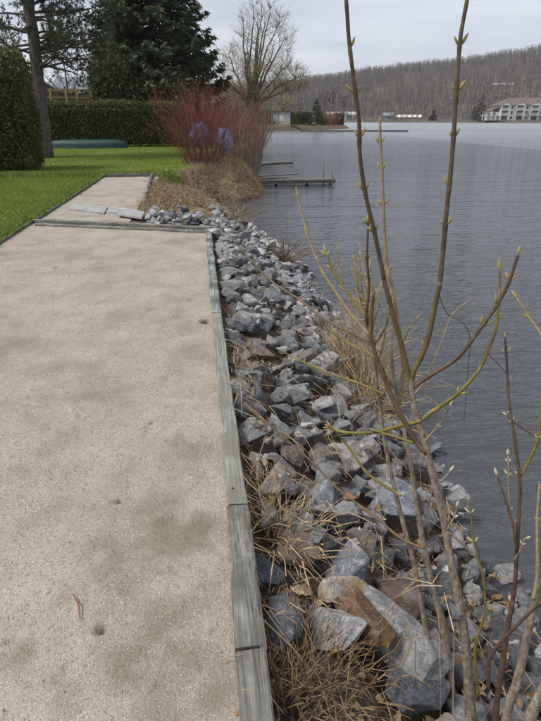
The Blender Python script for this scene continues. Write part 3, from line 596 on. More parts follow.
def hedge(name, c, d, n, leaf, label, rz=0, round_=.35, mat='hedge', cat='hedge', jit=.05):
    t = empty(name, (c[0], c[1], c[2]-d[2]/2), label, cat)
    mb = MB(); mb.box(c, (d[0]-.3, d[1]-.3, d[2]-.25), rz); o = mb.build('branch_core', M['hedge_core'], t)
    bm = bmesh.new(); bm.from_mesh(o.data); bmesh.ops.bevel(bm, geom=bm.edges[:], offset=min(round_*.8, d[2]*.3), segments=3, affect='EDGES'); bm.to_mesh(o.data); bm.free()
    P = rounded_box_pts(n, c, d, round_, rz, jit); f = tris('foliage', leaf_tris(P, rng.uniform(.6, 1.3, len(P))*leaf, 0, aspect=.55), M[mat], t); return t
hl = gpt(-14, 172, 0)
# clipped cedar column at the left edge of the picture
hedge('clipped_cedar_hedge', (-6.75, 19.9, 1.62), (3.0, 1.9, 3.5), 24000, .085, 'tall clipped cedar hedge end with rounded top at the left edge of the lawn', 0, .55, jit=.06)
hp0, hp1 = gpt(38, 147.5, 0), gpt(176, 146.5, 0)
hc = ((hp0[0]+hp1[0])/2, (hp0[1]+hp1[1])/2+1.0, 1.12); hang = math.atan2(hp1[1]-hp0[1], hp1[0]-hp0[0])
hedge('long_cedar_hedge', hc, (math.hypot(hp1[0]-hp0[0], hp1[1]-hp0[1])+1.5, 1.8, 2.3), 34000, .10, 'long dark clipped cedar hedge across the back of the lawn', hang, .3)
tp = dpt(62, 96, 47); hedge('upper_cedar_hedge', (tp[0]-1.0, tp[1]+1.5, 1.5), (7.5, 1.2, 3.6), 9000, .13, 'low-topped hedge strip above and behind the long hedge, near the houses', 0, .25)

# ------------------------------------------------------------------ canoe on the lawn
def canoe(a, b, label):
    a = np.array(a); b = np.array(b); L = np.linalg.norm(b-a); t = (b-a)/L; s = np.array([-t[1], t[0], 0]); n = 22; mth = 11; V = []
    for i in range(n+1):
        q = i/n*2-1; wd = .44*(1-abs(q)**2.6)**.75 + .012; ht = .40*(1-.35*abs(q)**5)*(1-.55*max(0, abs(q)-.9)/.1); rise = .06*abs(q)**3
        for j in range(mth):
            f = j/(mth-1)*math.pi; cx = math.cos(f); V.append(a + t*L*(i/n) + s*wd*np.sign(cx)*abs(cx)**.7 + np.array([0, 0, .03+ht*math.sin(f)**.62 - rise*0]))
    F = [(i*mth+j, i*mth+j+1, (i+1)*mth+j+1, (i+1)*mth+j) for i in range(n) for j in range(mth-1)]
    e = empty('upturned_canoe', tuple(a*.5+b*.5), label, 'canoe'); mb = MB(); mb.add(V, F); mb.build('hull', M['canoe'], e, True)
    for jj in (0, mth-1):
        mb = MB(); mb.tube([V[i*mth+jj]+np.array([0, 0, .0]) for i in range(n+1)], .025, 6); mb.build('gunwale', M['canoe'], e, True)
    mb = MB(); mb.tube([V[i*mth+5]+np.array([0, 0, .008]) for i in range(n+1)], .018, 5); mb.build('keel', M['canoe'], e, True)
canoe(gpt(49, 148.5, .0), gpt(128, 148, .0), 'dark green canoe lying upside down on the lawn before the hedge')

# ------------------------------------------------------------------ red pine with plated trunk
pb = dpt(46, 152, 26.5); pt_ = dpt(29, 0, 26.3); pt2 = dpt(18, -90, 26.2)
pine = empty('red_pine_tree', (pb[0], pb[1], 0), 'tall pine with bare grey trunk between the two hedges at left', 'tree')
mb = MB(); P0, P1, P2 = np.array(pb), np.array(pt_), np.array(pt2); P0[2] = -.1
ts = np.linspace(0, 1, 14); tr_pts = [P0*(1-q)+P1*q for q in ts] + [P2]
mb.tube([p+rng.normal(0, .02, 3) for p in tr_pts], [.30-.10*i/14 for i in range(15)], 12); mb.build('trunk', M['pine_bark'], pine, True)
ned = []; br_lines = []
for k in range(62):
    q = rng.uniform(.56, 1.35); p = P0 + (P1-P0)*q; az = rng.uniform(0, 6.28); L = rng.uniform(1.6, 4.2)*(1.15-.35*q)
    if k > 26: az = rng.choice([rng.uniform(-.7, .7), rng.uniform(2.4, 3.9)])
    d = np.array([math.cos(az), math.sin(az), rng.uniform(-.18, .25)]); pts = [p]; 
    for i in range(6): d = unit(d + rng.normal(0, .13, 3) + np.array([0, 0, .03])); pts.append(pts[-1]+d*L/6)
    br_lines.append((pts, np.linspace(.05, .012, 7)))
    for i in range(2, 7):
        for m_ in range(4 if i < 6 else 5):
            sd_ = unit(d+rng.normal(0, .75, 3)); q0 = pts[i]; l2 = rng.uniform(.25, .9); q1 = q0+sd_*l2; br_lines.append(([q0, (q0+q1)/2+rng.normal(0, .04, 3), q1], [.014, .011, .008]))
            for tcn in range(3): ned.append((q1-sd_*tcn*.17+rng.normal(0, .03, 3), sd_))
for p, r_ in br_lines[:0]: pass
main_b = [b_ for b_ in br_lines if len(b_[0]) == 7]; tw = [b_ for b_ in br_lines if len(b_[0]) == 3]
for p, r_ in main_b: mb = MB(); mb.tube(p, r_, 5); mb.build('branch', M['pine_bark'], pine, True)
NT = []
for p, d in ned:
    for j in range(11):
        nd = unit(d*1.0+rng.normal(0, .75, 3)); s = unit(np.cross(nd, rand_dirs(1)[0]))*.012; NT.append((p-s, p+s, p+nd*rng.uniform(.13, .24)))
tris('needle_tufts', np.array(NT), M['pine'], pine); o = tris('twigs', ribbons(tw, 1), M['pine_bark'], pine)
for o_ in pine.children:
    if o_.name.startswith(('needle', 'twigs')): o_['kind'] = 'stuff'

# ------------------------------------------------------------------ spruces
def spruce(name, base, h, rad, n_br, label, mat='spruce', leaf=.30, dens=60, z0=.06, group=None, cat='tree', droop=.35):
    t = empty(name, base, label, cat, group); b0 = np.array(base)
    mb = MB(); mb.tube([b0+np.array([0, 0, -.2]), b0+np.array([0, 0, h*.5]), b0+np.array([0, 0, h*.97])], [h*.017, h*.010, .02], 7); mb.build('trunk', M['tree_bark'], t, True)
    P = []; S_ = []; D = []; bl = []
    for k in range(n_br):
        q = z0 + (1-z0)*(k+rng.random())/n_br; L = rad*(1-q)**.8*rng.uniform(.75, 1.18)+.12; az = rng.uniform(0, 6.283)
        d0 = np.array([math.cos(az), math.sin(az), 0]); side = np.array([-d0[1], d0[0], 0]); s0 = b0+np.array([0, 0, h*q]); m_ = int(max(6, dens*L/rad))
        tt = rng.uniform(.12, 1, m_)**.75; lat = rng.normal(0, .27, m_)*L*(1.1-tt)*np.clip(tt*3, 0, 1)
        zz = -droop*L*tt**1.0 + .30*L*tt**3 + np.abs(lat)*-.25 - rng.uniform(0, .5, m_)*.16*L + (.35*L*tt if q > .75 else 0)
        pp = s0 + d0*(L*tt)[:, None] + side*lat[:, None]; pp[:, 2] += zz
        P.append(pp); S_.append(leaf*rng.uniform(.55, 1.35, m_)*(.55+.45*(1-q))); dd = d0*.9 + side*np.sign(lat)[:, None]*.8 + np.array([0, 0, -.45]); D.append(dd+rng.normal(0, .35, (m_, 3)))
        bl.append(([s0, s0+d0*L*.5+np.array([0, 0, -droop*.5*L]), s0+d0*L*.95+np.array([0, 0, -droop*.95*L+.26*L])], [.03, .02, .008]))
    P = np.vstack(P); S_ = np.concatenate(S_)[:, None]; D = np.vstack(D); D /= np.linalg.norm(D, axis=1)[:, None]
    s = np.cross(D, rand_dirs(len(P))); s /= np.linalg.norm(s, axis=1)[:, None]
    T = np.concatenate([np.stack([P-D*S_*.5-s*S_*.16, P-D*S_*.3+s*S_*.2, P+D*S_*.7], 1)] + [np.stack([P+s*S_*.1, P+D*S_*.16, P+(D*.45+s*k_)*S_*.62], 1) for k_ in (.6, -.6)])
    tris('crown', T, M[mat], t); tris('branches', ribbons(bl, 1), M['tree_bark'], t); return t
sp = dpt(160, 135, 42); spruce('spruce_tree', (sp[0], sp[1], 0), 19, 5.2, 560, 'big dark spruce behind the long hedge, cut off by the top edge', dens=150, leaf=.50, z0=.08)
ap = dpt(113, 120, 39); 
hedge('cedar_tree', (ap[0]+.2, ap[1], 2.2), (2.3, 2.2, 4.9), 10000, .17, 'olive-green cedar standing against the left side of the big spruce', 0, .8, 'arb', 'tree', .22)
ap = dpt(150, 113, 38.5); hedge('cedar_shrub', (ap[0], ap[1], 1.5), (4.4, 1.8, 3.9), 9000, .17, 'dark olive cedar shrub mass at the foot of the big spruce', 0, .9, 'arb', 'shrub', .16)

# ------------------------------------------------------------------ houses and rail fence behind the hedge
def gable_house(name, uc, d, wid, dep, z_eave, z_ridge, wall, roof, label, rz=0.0, over=.5, win=True):
    c = dpt(uc, 116, d); e = empty(name, (c[0], c[1], 0), label, 'house'); cs, sn = math.cos(rz), math.sin(rz)
    fx = lambda a, y, z: (c[0]+a*cs-y*sn, c[1]+a*sn+y*cs, z)
    mb = MB(); mb.prism([(-wid/2, 0), (wid/2, 0), (wid/2, z_eave), (0, z_ridge-.12), (-wid/2, z_eave)], -dep/2, dep/2, fx); mb.build('wall', M[wall], e)
    sl = (z_ridge-z_eave)/(wid/2)
    for s in (-1, 1):
        mb = MB(); x1 = s*(wid/2+over); mb.prism([(0, z_ridge), (x1, z_eave-over*sl), (x1, z_eave-over*sl+.2), (0, z_ridge+.22)], -dep/2-over, dep/2+over, fx); mb.build('roof', M[roof], e)
        mb = MB(); mb.prism([(s*.02, z_ridge-.05), (x1, z_eave-over*sl-.05), (x1, z_eave-over*sl+.19), (s*.02, z_ridge+.2)], -dep/2-over-.06, -dep/2-over-.004, fx); mb.build('fascia', M['roof_brown'], e)
    if win:
        for a in (-wid*.2, wid*.2):
            mb = MB(); mb.prism([(a-.5, z_eave-1.2), (a+.5, z_eave-1.2), (a+.5, z_eave-.1), (a-.5, z_eave-.1)], -dep/2-.05, -dep/2+.02, fx); mb.build('window', M['glass'], e)
    return e
gable_house('tan_house', 36, 58, 6.4, 8, 2.9, 4.9, 'tanwall', 'roof_brown', 'tan house with brown gable roof half hidden by the pine trunk', R(8))
gable_house('grey_roofed_house', 99, 66, 9, 7, 3.2, 5.1, 'greywall', 'roof_grey', 'house with blue-grey roof behind the rail fence', R(78), win=False)
f0, f1 = dpt(44, 97, 38.5), dpt(102, 96, 38.5); fe = empty('rail_fence', (f0[0], f0[1], 0), 'weathered yellow-brown rail fence above the long hedge', 'fence')
for zz in (3.02, 2.62):
    mb = MB(); mb.box(((f0[0]+f1[0])/2, (f0[1]+f1[1])/2, zz), (f1[0]-f0[0]+.3, .06, .12), math.atan2(f1[1]-f0[1], f1[0]-f0[0])); mb.build('rail', M['wood_tan'], fe)
for u in (51, 66.5, 77.5, 92):
    q = dpt(u, 97, 38.42); mb = MB(); mb.box((q[0], q[1], 1.55), (.13, .13, 3.1)); mb.build('post', M['wood_tan'], fe)
q = dpt(72, 100, 62); bare_tree('bare_tree', (q[0], q[1], 0), 9.5, .17, 'bare grey tree behind the houses, right of the pine trunk', 'twig_grey', group='bare garden trees')
q = dpt(8, 100, 60); bare_tree('bare_tree', (q[0], q[1], 0), 10, .17, 'bare grey tree behind the left hedge end, at the picture edge', 'twig_grey', group='bare garden trees')

# ------------------------------------------------------------------ willow on the shore
wb = dpt(250, 127, 72)
wcfg = [dict(segs=5, wander=.06, up=.02, taper=.35), dict(n=9, segs=8, wander=.09, up=.10, len=2.3, ang=24, rad=.60, taper=.8, **{'from': .35}),
        dict(n=11, segs=5, wander=.13, up=.07, len=.40, ang=34, rad=.42, **{'from': .2}), dict(n=9, segs=4, wander=.17, up=.0, len=.45, ang=36, rad=.5, **{'from': .1}), dict(n=4, segs=3, wander=.2, up=-.08, len=.5, ang=34, rad=.6, **{'from': .2})]
t = empty('willow_tree', (wb[0], wb[1], -.3), 'large bare willow with yellowish twigs on the shore behind the red shrub', 'tree'); out = {}
b0 = np.array([wb[0], wb[1], -.4]); mb = MB(); mb.tube([b0, b0+(.1, 0, .9), b0+(.15, 0, 2.0), b0+(.2, 0, 2.9)], [.75, .62, .60, .5], 12); mb.build('trunk', M['tree_bark'], t, True)
lobes = [(dpt(264, 40, 72), (3.9, 3.4, 4.7), 1.0), (dpt(291, 78, 72), (2.4, 2.4, 2.0), .5), (dpt(234, 72, 72.5), (2.5, 2.5, 3.0), .55), (dpt(262, 78, 71.5), (3.4, 3.0, 2.4), .5)]
def lobe_pts(n):
    o = []
    for c, r_, wgt in lobes:
        m_ = int(n*wgt); d = rand_dirs(m_); o.append(np.array(c)+d*np.array(r_)*(rng.uniform(.25, 1.0, (m_, 1))**.5))
    return np.vstack(o)
def bend(a, b, n, up, jit):
    q = np.linspace(0, 1, n)[:, None]; m_ = a*.5+b*.5+np.array([0, 0, up*np.linalg.norm(b-a)])+rng.normal(0, jit, 3); return a*(1-q)**2+2*m_*q*(1-q)+b*q*q
LP = []; top = b0+(.15, 0, 2.4)
ends = [dpt(u, v_, 72+dd) for u, v_, dd in ((243, 22, .5), (253, 8, -1), (262, 6, .8), (271, 9, -.6), (281, 18, .4), (287, 34, 1), (258, 16, 1.8), (268, 18, -1.8), (228, 52, .5), (224, 78, -1), (303, 74, .3), (298, 90, -1), (292, 62, 1.4), (236, 84, 1.5), (276, 40, 2), (248, 40, -2))]
for e_ in ends:
    st = top+rng.normal(0, .15, 3)*np.array([1, 1, .3]); e_ = np.array(e_); side = abs(e_[0]-top[0])/(e_[2]-top[2]); p = bend(st, e_, 10, .06 if side < .6 else .16, .25); p = p+np.vstack([np.zeros(3), rng.normal(0, .09, (9, 3))])
    r0 = .20 if side < .6 else .17; rr = np.linspace(r0, .025, 10); mb = MB(); mb.tube(p, rr, 7); mb.build('limb', M['tree_bark'], t, True); LP.append(p[2:])
def attach(ends_, pool, up, n, r0, r1, jit, zbias):
    L = []
    for e_ in ends_:
        d = np.linalg.norm(pool-e_, axis=1)+zbias*np.maximum(0, pool[:, 2]-e_[2]+.4); a = pool[int(np.argmin(d))]; L.append((bend(a, e_, n, up, jit), np.linspace(r0, r1, n)))
    return L
pool = np.vstack(LP); L2 = attach(lobe_pts(190), pool, .05, 6, .035, .014, .12, 3); pool2 = np.vstack([p[1:] for p, _ in L2]); L3 = attach(lobe_pts(800), pool2, .02, 5, .014, .009, .08, 2); pool3 = np.vstack([p[2:] for p, _ in L3])
n3 = 6500; st = pool3[rng.integers(0, len(pool3), n3)]; dv = rand_dirs(n3)*.5+np.array([0, 0, .55]); dv += (st-np.array(lobes[0][0]))*.10; dv /= np.linalg.norm(dv, axis=1)[:, None]; ln = rng.uniform(.35, 1.0, (n3, 1))
L4 = np.stack([st, st+dv*ln*.5+rng.normal(0, .03, (n3, 3)), st+dv*ln-np.array([0, 0, .06])], 1)
tris('branches', ribbons(L2, 1), M['tree_bark'], t)['kind'] = 'stuff'
tris('twigs', np.concatenate([ribbons(L3, 1), ribbon_arr(L4, np.tile(np.array([.009, .008, .005]), (n3, 1)))]), M['twig_willow'], t)['kind'] = 'stuff'

# ------------------------------------------------------------------ red-stemmed shrub, brown shrubs, blue tarps
def stem_shrub(name, base, h, spread, n, mat, label, w0=.012, sp0=.5, forks=3, cat='shrub'):
    t = empty(name, base, label, cat); L = []
    for k in range(n):
        a = rng.uniform(0, 6.283); q = math.sqrt(rng.random()); p = np.array(base)+np.array([math.cos(a)*q*sp0, math.sin(a)*q*sp0, -.05]); d = np.array([math.cos(a)*q*spread, math.sin(a)*q*spread*.8, 1.0])+rng.normal(0, .10, 3)
        hh = h*rng.uniform(.62, 1.05); pts = [p]; d = unit(d)
        for i in range(6): d = unit(d+rng.normal(0, .07, 3)+np.array([0, 0, .05])); pts.append(pts[-1]+d*hh/6)
        L.append((pts, np.linspace(w0, w0*.45, 7)))
        for f in range(forks):
            i = int(rng.integers(2, 6)); dd = unit(pts[i]-pts[i-1]); dd = unit(dd+rng.normal(0, .38, 3)); m_ = hh*rng.uniform(.15, .4); L.append(([pts[i], pts[i]+dd*m_*.5, pts[i]+unit(dd+np.array([0, 0, .3]))*m_], [w0*.6, w0*.5, w0*.35]))
    o = tris('stems', ribbons(L, 1), M[mat], t); o['kind'] = 'stuff'; return t
sb = dpt(203, 174, 20.6); gzs = lambda p: (p[0], p[1], gz(p[0], p[1])-.03)
stem_shrub('red_stemmed_shrub', gzs(dpt(202, 172, 21.3)), 2.75, .60, 260, 'dogwood', 'large red-stemmed dogwood shrub at the corner of the lawn', .0065, .6, 5)
stem_shrub('red_stemmed_shrub', gzs(dpt(230, 172, 23.9)), 2.7, .42, 110, 'dogwood', 'second, thinner red-stemmed shrub nearer the lake', .0065, .6, 5)
stem_shrub('brown_stemmed_shrub', gzs(dpt(243, 176, 24.5)), 1.9, .4, 80, 'brownstem', 'thin brown bare shrub beside the dock', .007, .55, 5)
stem_shrub('brown_stemmed_shrub', gzs(dpt(213, 176, 21.2)), 1.5, .55, 110, 'brownstem', 'short brown stems at the foot of the red shrub', .009, .9)
stem_shrub('brown_stemmed_shrub', gzs(dpt(247, 168, 30)), 2.6, .5, 120, 'brownstem', 'brown bare shrub on the shore beyond the dock', .009, .8, 5)
stem_shrub('brown_stemmed_shrub', gzs(dpt(252, 158, 39)), 3.0, .5, 120, 'brownstem', 'farthest brown bare shrub on the shore below the willow', .012, .9, 5)
def tarp(u, v_, d, w_, h_, label, seed):
    c = dpt(u, v_, d); bm = bmesh.new(); bmesh.ops.create_icosphere(bm, subdivisions=4, radius=1.0)
    for q in bm.verts:
        n_ = mnoise.noise(q.co*1.6+Vector((seed, 0, 0)))*.5 + mnoise.noise(q.co*4+Vector((0, seed, 0)))*.16; q.co = Vector((q.co.x*w_/2, q.co.y*w_*.45, q.co.z*h_/2))*(1+n_)
    me = bpy.data.meshes.new('tarp_bundle'); bm.to_mesh(me); bm.free(); me.materials.append(M['tarp']); me.polygons.foreach_set('use_smooth', [True]*len(me.polygons))
    g = gz(c[0], c[1]); o = link('tarp_bundle', me, None, (c[0], c[1], c[2])); tag(o, label, 'tarp')
tarp(199, 136, 22.9, .66, 1.0, 'blue tarp bundle behind the red shrub, the one toward the lawn', 2)
tarp(224, 141, 23.1, .56, .9, 'blue tarp bundle behind the red shrub, the one toward the lake', 5)

# ------------------------------------------------------------------ dock and its poles
dk0, dk1 = np.array(gpt(246, 181.5, -.88)), np.array(gpt(336, 180.0, -.88)); dt_ = unit(dk1-dk0); dn = np.array([-dt_[1], dt_[0], 0]); L = np.linalg.norm(dk1-dk0); DW = 1.0
dock = empty('lake_dock', tuple(dk0), 'low weathered wooden dock reaching out over the lake', 'dock'); nb_ = 30; drz = math.atan2(dt_[1], dt_[0])
for k in range(nb_):
    c = dk0 + dt_*L*(k+.5)/nb_ + dn*(DW/2); mb = MB(); mb.box((c[0], c[1], -.88+rng.normal(0, .006)), (L/nb_-.012, DW+rng.normal(0, .02), .045), drz); mb.build('plank', M['wood_dock'], dock)
for off in (.06, DW-.06):
    c = (dk0+dk1)/2 + dn*off; mb = MB(); mb.box((c[0], c[1], -.955), (L-.02, .06, .10), drz); mb.build('beam', M['wood_dark'], dock)
for q in (.35, .7, .97):
    c = dk0 + dt_*L*q + dn*DW*.5; mb = MB(); mb.tube([(c[0], c[1], -2.6), (c[0], c[1], -.905)], .06, 8); mb.build('pile', M['wood_dark'], dock)
for u, v0, v1, la in ((323.5, 157, 178, 'taller thin metal pole standing at the end of the dock'), (332.5, 166, 180, 'shorter thin metal pole at the tip of the dock')):
    a_ = np.array(gpt(u, v1, -.87)); d = math.hypot(a_[0], a_[1]); b_ = np.array(dpt(u-.6, v0, d)); mb = MB(); mb.tube([a_+(0, 0, -1.2), a_, b_], .032, 8); o = mb.build('dock_pole', M['metal'], None, True); tag(o, la, 'pole', 'poles on the dock')
a_, b_ = np.array(gpt(258, 176, -.72)), np.array(gpt(296, 173.5, -.72)); mb = MB(); timber(mb, a_[:2], b_[:2], .3, .05, -.70, 6); o = mb.build('gangplank', M['wood_grey']); tag(o, 'pale loose plank lying behind the dock at the shore', 'plank')
a_, b_ = np.array(gpt(262, 163.5, -.95)), np.array(gpt(293, 162.5, -.95)); mb = MB(); mb.tube([a_+(0, 0, -.02), (a_+b_)/2, b_+(0, 0, -.03)], [.10, .09, .06], 8); o = mb.build('floating_log', M['wood_dock'], None, True); tag(o, 'thin log floating off the shore beyond the dock', 'log')

# ------------------------------------------------------------------ peninsula: shed, hedge, small spruce, shrubs, jetty
def wp(u, d, z=-.05): r_ = dpt(u, 120, d); return (r_[0], r_[1], z)
a_, b_ = np.array(wp(271, 122)), np.array(wp(291, 122)); e = empty('garden_shed', tuple(a_), 'pale grey low garden building on the wooded point', 'shed'); rz = math.atan2(b_[1]-a_[1], b_[0]-a_[0]); c = (a_+b_)/2; Lw = np.linalg.norm(b_-a_)  # low garden building with walls, flat roof and front panels
mb = MB(); mb.box((c[0], c[1]+1, 1.1), (Lw, 2.2, 2.5), rz); mb.build('wall', M['greywall'], e); mb = MB(); mb.box((c[0], c[1]+1, 2.45), (Lw+.4, 2.7, .18), rz); mb.build('roof', M['roof_brown'], e)
for q in (-.3, .02, .3): mb = MB(); mb.box((c[0]+q*Lw, c[1]-.13, 1.2), (Lw*.2, .06, 1.1), rz); mb.build('panel', M['white'], e)
for u0, u1, d, hh, la in ((258, 270, 121, 2.6, 'dark hedge left of the pale garden building'), (291, 311, 123, 2.3, 'dark clipped hedge between the pale building and the little spruce'), (334, 343, 126, 2.0, 'last piece of dark hedge at the tip of the point')):
    a_, b_ = wp(u0, d), wp(u1, d); hedge('shore_hedge', ((a_[0]+b_[0])/2, (a_[1]+b_[1])/2, hh/2-.1), (abs(b_[0]-a_[0]), 1.6, hh), 2600, .3, la, 0, .3, jit=.08)
q = wp(316.5, 121); spruce('little_spruce_tree', q, 5.0, 1.75, 110, 'little dark spruce on the tip of the wooded point', dens=40, leaf=.42)
for u, d, hh, la in ((326, 122, 2.6, 'rounded brown bare shrub right of the little spruce'), (332, 125, 2.2, 'smaller brown bare shrub near the tip of the point')):
    q = wp(u, d); stem_shrub('bare_shrub', q, hh, 1.0, 170, 'brownstem', la, .03, .9)
q = wp(281, 132); t = bare_tree('weeping_tree', q, 9, .25, 'olive weeping willow behind the pale garden building', 'twig_willow', [dict(segs=5, wander=.06, up=.03), dict(n=12, segs=6, wander=.12, up=.02, len=.6, ang=45, rad=.5, **{'from': .4}),
    dict(n=9, segs=5, wander=.12, up=-.22, len=.7, ang=40, rad=.4, **{'from': .2}), dict(n=6, segs=4, wander=.1, up=-.35, len=.8, ang=30, rad=.5, **{'from': .1})], wmin=.03)
a_, b_ = np.array(gpt(300, 130.8, -.95)), np.array(gpt(408, 131, -.95)); e = empty('far_jetty', tuple(a_), 'long low floating jetty off the wooded point', 'jetty')
for k in range(7):
    p0 = a_+(b_-a_)*k/7; p1 = a_+(b_-a_)*(k+.97)/7; mb = MB(); timber(mb, p0[:2], p1[:2], 1.4, .28, -.80, 2, 0); mb.build('float', M['wood_dock'], e)

# ------------------------------------------------------------------ far shore: condominium, sheds, conifers, woods
def condo():
    base = np.array(hill_pt(487, 277)); far = np.array(hill_pt(566, 290)); ax = unit((far-base)*np.array([1, 1, 0])); W_ = np.linalg.norm((far-base)[:2]); nrm = np.array([ax[1], -ax[0], 0]); g0 = -.2
    e = empty('apartment_house', (base[0], base[1], g0), 'white three-storey lakeside apartment house with red-brown hipped roof', 'building')
    fx = lambda a, y, z: tuple(base*np.array([1, 1, 0]) + ax*a - nrm*y + np.array([0, 0, g0+z*.86]))
    mb = MB(); mb.prism([(5.5, 0), (W_, 0), (W_, 7.4), (5.5, 7.4)], 0, 11, fx); mb.build('wall', M['white'], e)
    mb = MB(); mb.prism([(0, 0), (5.48, 0), (5.48, 4.0), (0, 4.0)], 1.2, 9, fx); mb.build('wing_wall', M['white'], e)
    mb = MB(); P = [fx(4.6, -.9, 7.1), fx(W_+.8, -.9, 7.1), fx(W_+.8, 11.9, 7.1), fx(4.6, 11.9, 7.1), fx(10.5, 5.5, 10.6), fx(W_-4, 5.5, 10.6)]; mb.add(P, [(0, 1, 5, 4), (1, 2, 5), (2, 3, 4, 5), (3, 0, 4), (3, 2, 1, 0)]); rf = mb.build('roof', M['roof_red'], e)
    mb = MB(); P = [fx(-1, .4, 4.0), fx(5.4, .4, 6.3), fx(5.4, 9.6, 6.3), fx(-1, 9.6, 4.0), fx(-1, .4, 3.8), fx(5.4, .4, 6.0), fx(5.4, 9.6, 6.0), fx(-1, 9.6, 3.8)]; mb.add(P, [(0, 1, 2, 3), (7, 6, 5, 4), (0, 4, 5, 1), (2, 6, 7, 3), (0, 3, 7, 4), (1, 5, 6, 2)]); mb.build('wing_roof', M['roof_red'], e)
    k = 0; a = 7.2
    while a < W_-3:
        mb = MB(); mb.prism([(a-2.3, 7.0), (a+2.3, 7.0), (a, 9.0)], -1.25, 2.6, fx); g_ = mb.build('gable', M['white'], e)
        for s in (-1, 1): mb = MB(); mb.prism([(a, 9.02), (a+s*2.6, 6.75), (a+s*2.6, 6.95), (a, 9.25)], -1.45, 2.6, fx); mb.build('gable_roof', M['roof_red'], g_)
        mb = MB(); mb.prism([(a-.35, 7.6), (a+.35, 7.6), (a, 8.25)], -1.30, -1.2, fx); mb.build('vent', M['glass'], g_)
        for z in (.2, 2.6, 5.0):
            mb = MB(); mb.prism([(a-1.4, z+.15), (a+1.4, z+.15), (a+1.4, z+1.95), (a-1.4, z+1.95)], -.04, .2, fx); wdw = mb.build('window', M['glass'], e)
            if z > 1:
                mb = MB(); mb.prism([(a-1.9, z-.22), (a+1.9, z-.22), (a+1.9, z), (a-1.9, z)], -1.5, -.01, fx); bc = mb.build('balcony', M['white'], e)
                mb = MB(); mb.prism([(a-1.9, z+.85), (a+1.9, z+.85), (a+1.9, z+.97), (a-1.9, z+.97)], -1.5, -1.4, fx); [mb.prism([(a+q, z), (a+q+.14, z), (a+q+.14, z+.9), (a+q, z+.9)], -1.48, -1.42, fx) for q in np.arange(-1.85, 1.8, .41)]; r_ = mb.build('railing', M['white'], bc); r_['kind'] = 'stuff'
        for s in (-1.9, 1.75): mb = MB(); mb.prism([(a+s, 0), (a+s+.2, 0), (a+s+.2, 7.0), (a+s, 7.0)], -1.45, -1.25, fx); mb.build('post', M['white'], e)
        if a+3.2 < W_-1.5:
            for z in (.6, 3.0, 5.4): mb = MB(); mb.prism([(a+2.75, z), (a+3.65, z), (a+3.65, z+1.3), (a+2.75, z+1.3)], -.04, .2, fx); mb.build('window', M['glass'], e)
        a += 6.4
    mb = MB(); mb.prism([(-2.6, 2.3), (5.3, 2.3), (5.3, 2.55), (-2.6, 2.55)], -1.4, 1.18, fx); dk = mb.build('deck', M['white'], e); mb = MB(); mb.prism([(-2.6, 3.3), (5.3, 3.3), (5.3, 3.42), (-2.6, 3.42)], -1.4, -1.3, fx); mb.build('deck_rail', M['white'], dk)
    for a in (-2.5, -.6, 1.3, 3.2, 5.0): mb = MB(); mb.prism([(a, 0), (a+.18, 0), (a+.18, 3.3), (a, 3.3)], -1.38, -1.2, fx); mb.build('deck_post', M['white'], dk)
    for a in (.9, 3.4): mb = MB(); mb.prism([(a-.6, 2.7), (a+.6, 2.7), (a+.6, 3.8), (a-.6, 3.8)], 1.15, 1.3, fx); mb.build('window', M['glass'], e)
condo()
def shed(name, u, d, L, h, dep, wall, roof, label, z=None):
    p = hill_pt(u, d); z = p[2]-.3 if z is None else z; e = empty(name, (p[0], p[1], z), label, 'building'); az = math.atan2(p[0], p[1]); ax = np.array([math.cos(az), -math.sin(az), 0]); ny = np.array([math.sin(az), math.cos(az), 0])
    fx = lambda a, y, zz: tuple(np.array([p[0], p[1], z]) + ax*y + ny*a + np.array([0, 0, zz]))
    mb = MB(); mb.prism([(-dep/2, -2), (dep/2, -2), (dep/2, h), (0, h+dep*.22), (-dep/2, h)], -L/2, L/2, fx); mb.build('wall', M[wall], e)
    for s in (-1, 1): mb = MB(); mb.prism([(0, h+dep*.23), (s*(dep/2+.5), h-.1), (s*(dep/2+.5), h+.12), (0, h+dep*.23+.22)], -L/2-.4, L/2+.4, fx); mb.build('roof', M[roof], e)
    for q in np.arange(-L/2+1.5, L/2-1, 3.2): mb = MB(); mb.prism([(-dep/2-.05, h*.35), (-dep/2+.05, h*.35), (-dep/2+.05, h*.8), (-dep/2-.05, h*.8)], q, q+1.3, fx); mb.build('window', M['glass'], e)
shed('long_white_shed', 409, 300, 11, .7, 4, 'white', 'white', 'long low white building on the far shore left of the apartment house')
shed('hillside_building', 497, 470, 15, 1.6, 5, 'greywall', 'greywall', 'long pale building part-way up the wooded hill')
for k, (u, d, L, la) in enumerate(((297, 300, 7, 'small white house on the far shore above the dark point hedge'), (306, 290, 6, 'white cottage just left of the little spruce, on the far shore'), (333, 296, 8, 'white house on the far shore right of the little spruce'), (342, 292, 6, 'small white house on the far shore above the tip of the point'), (352, 298, 8, 'white house at the far shore behind the left tall twig'), (388, 294, 6, 'small grey-white house left of the long white building'))):
    shed('far_house', u, d, L*.75, 1.9, 5, 'white' if k != 5 else 'greywall', 'roof_grey' if k % 2 else 'greywall', la)
for u, d, hh, rr, la in ((480.5, 282, 10.5, 3.6, 'dark spruce left of the white apartment house'), (433, 284, 4.5, 2.2, 'small dark conifer on the far shore between the long shed and the spruce'), (474, 288, 5.5, 2.0, 'small conifer close left of the dark far spruce')):
    spruce('far_spruce_tree', hill_pt(u, d), hh, rr, 70, la, 'conifer_far', .9, 26)
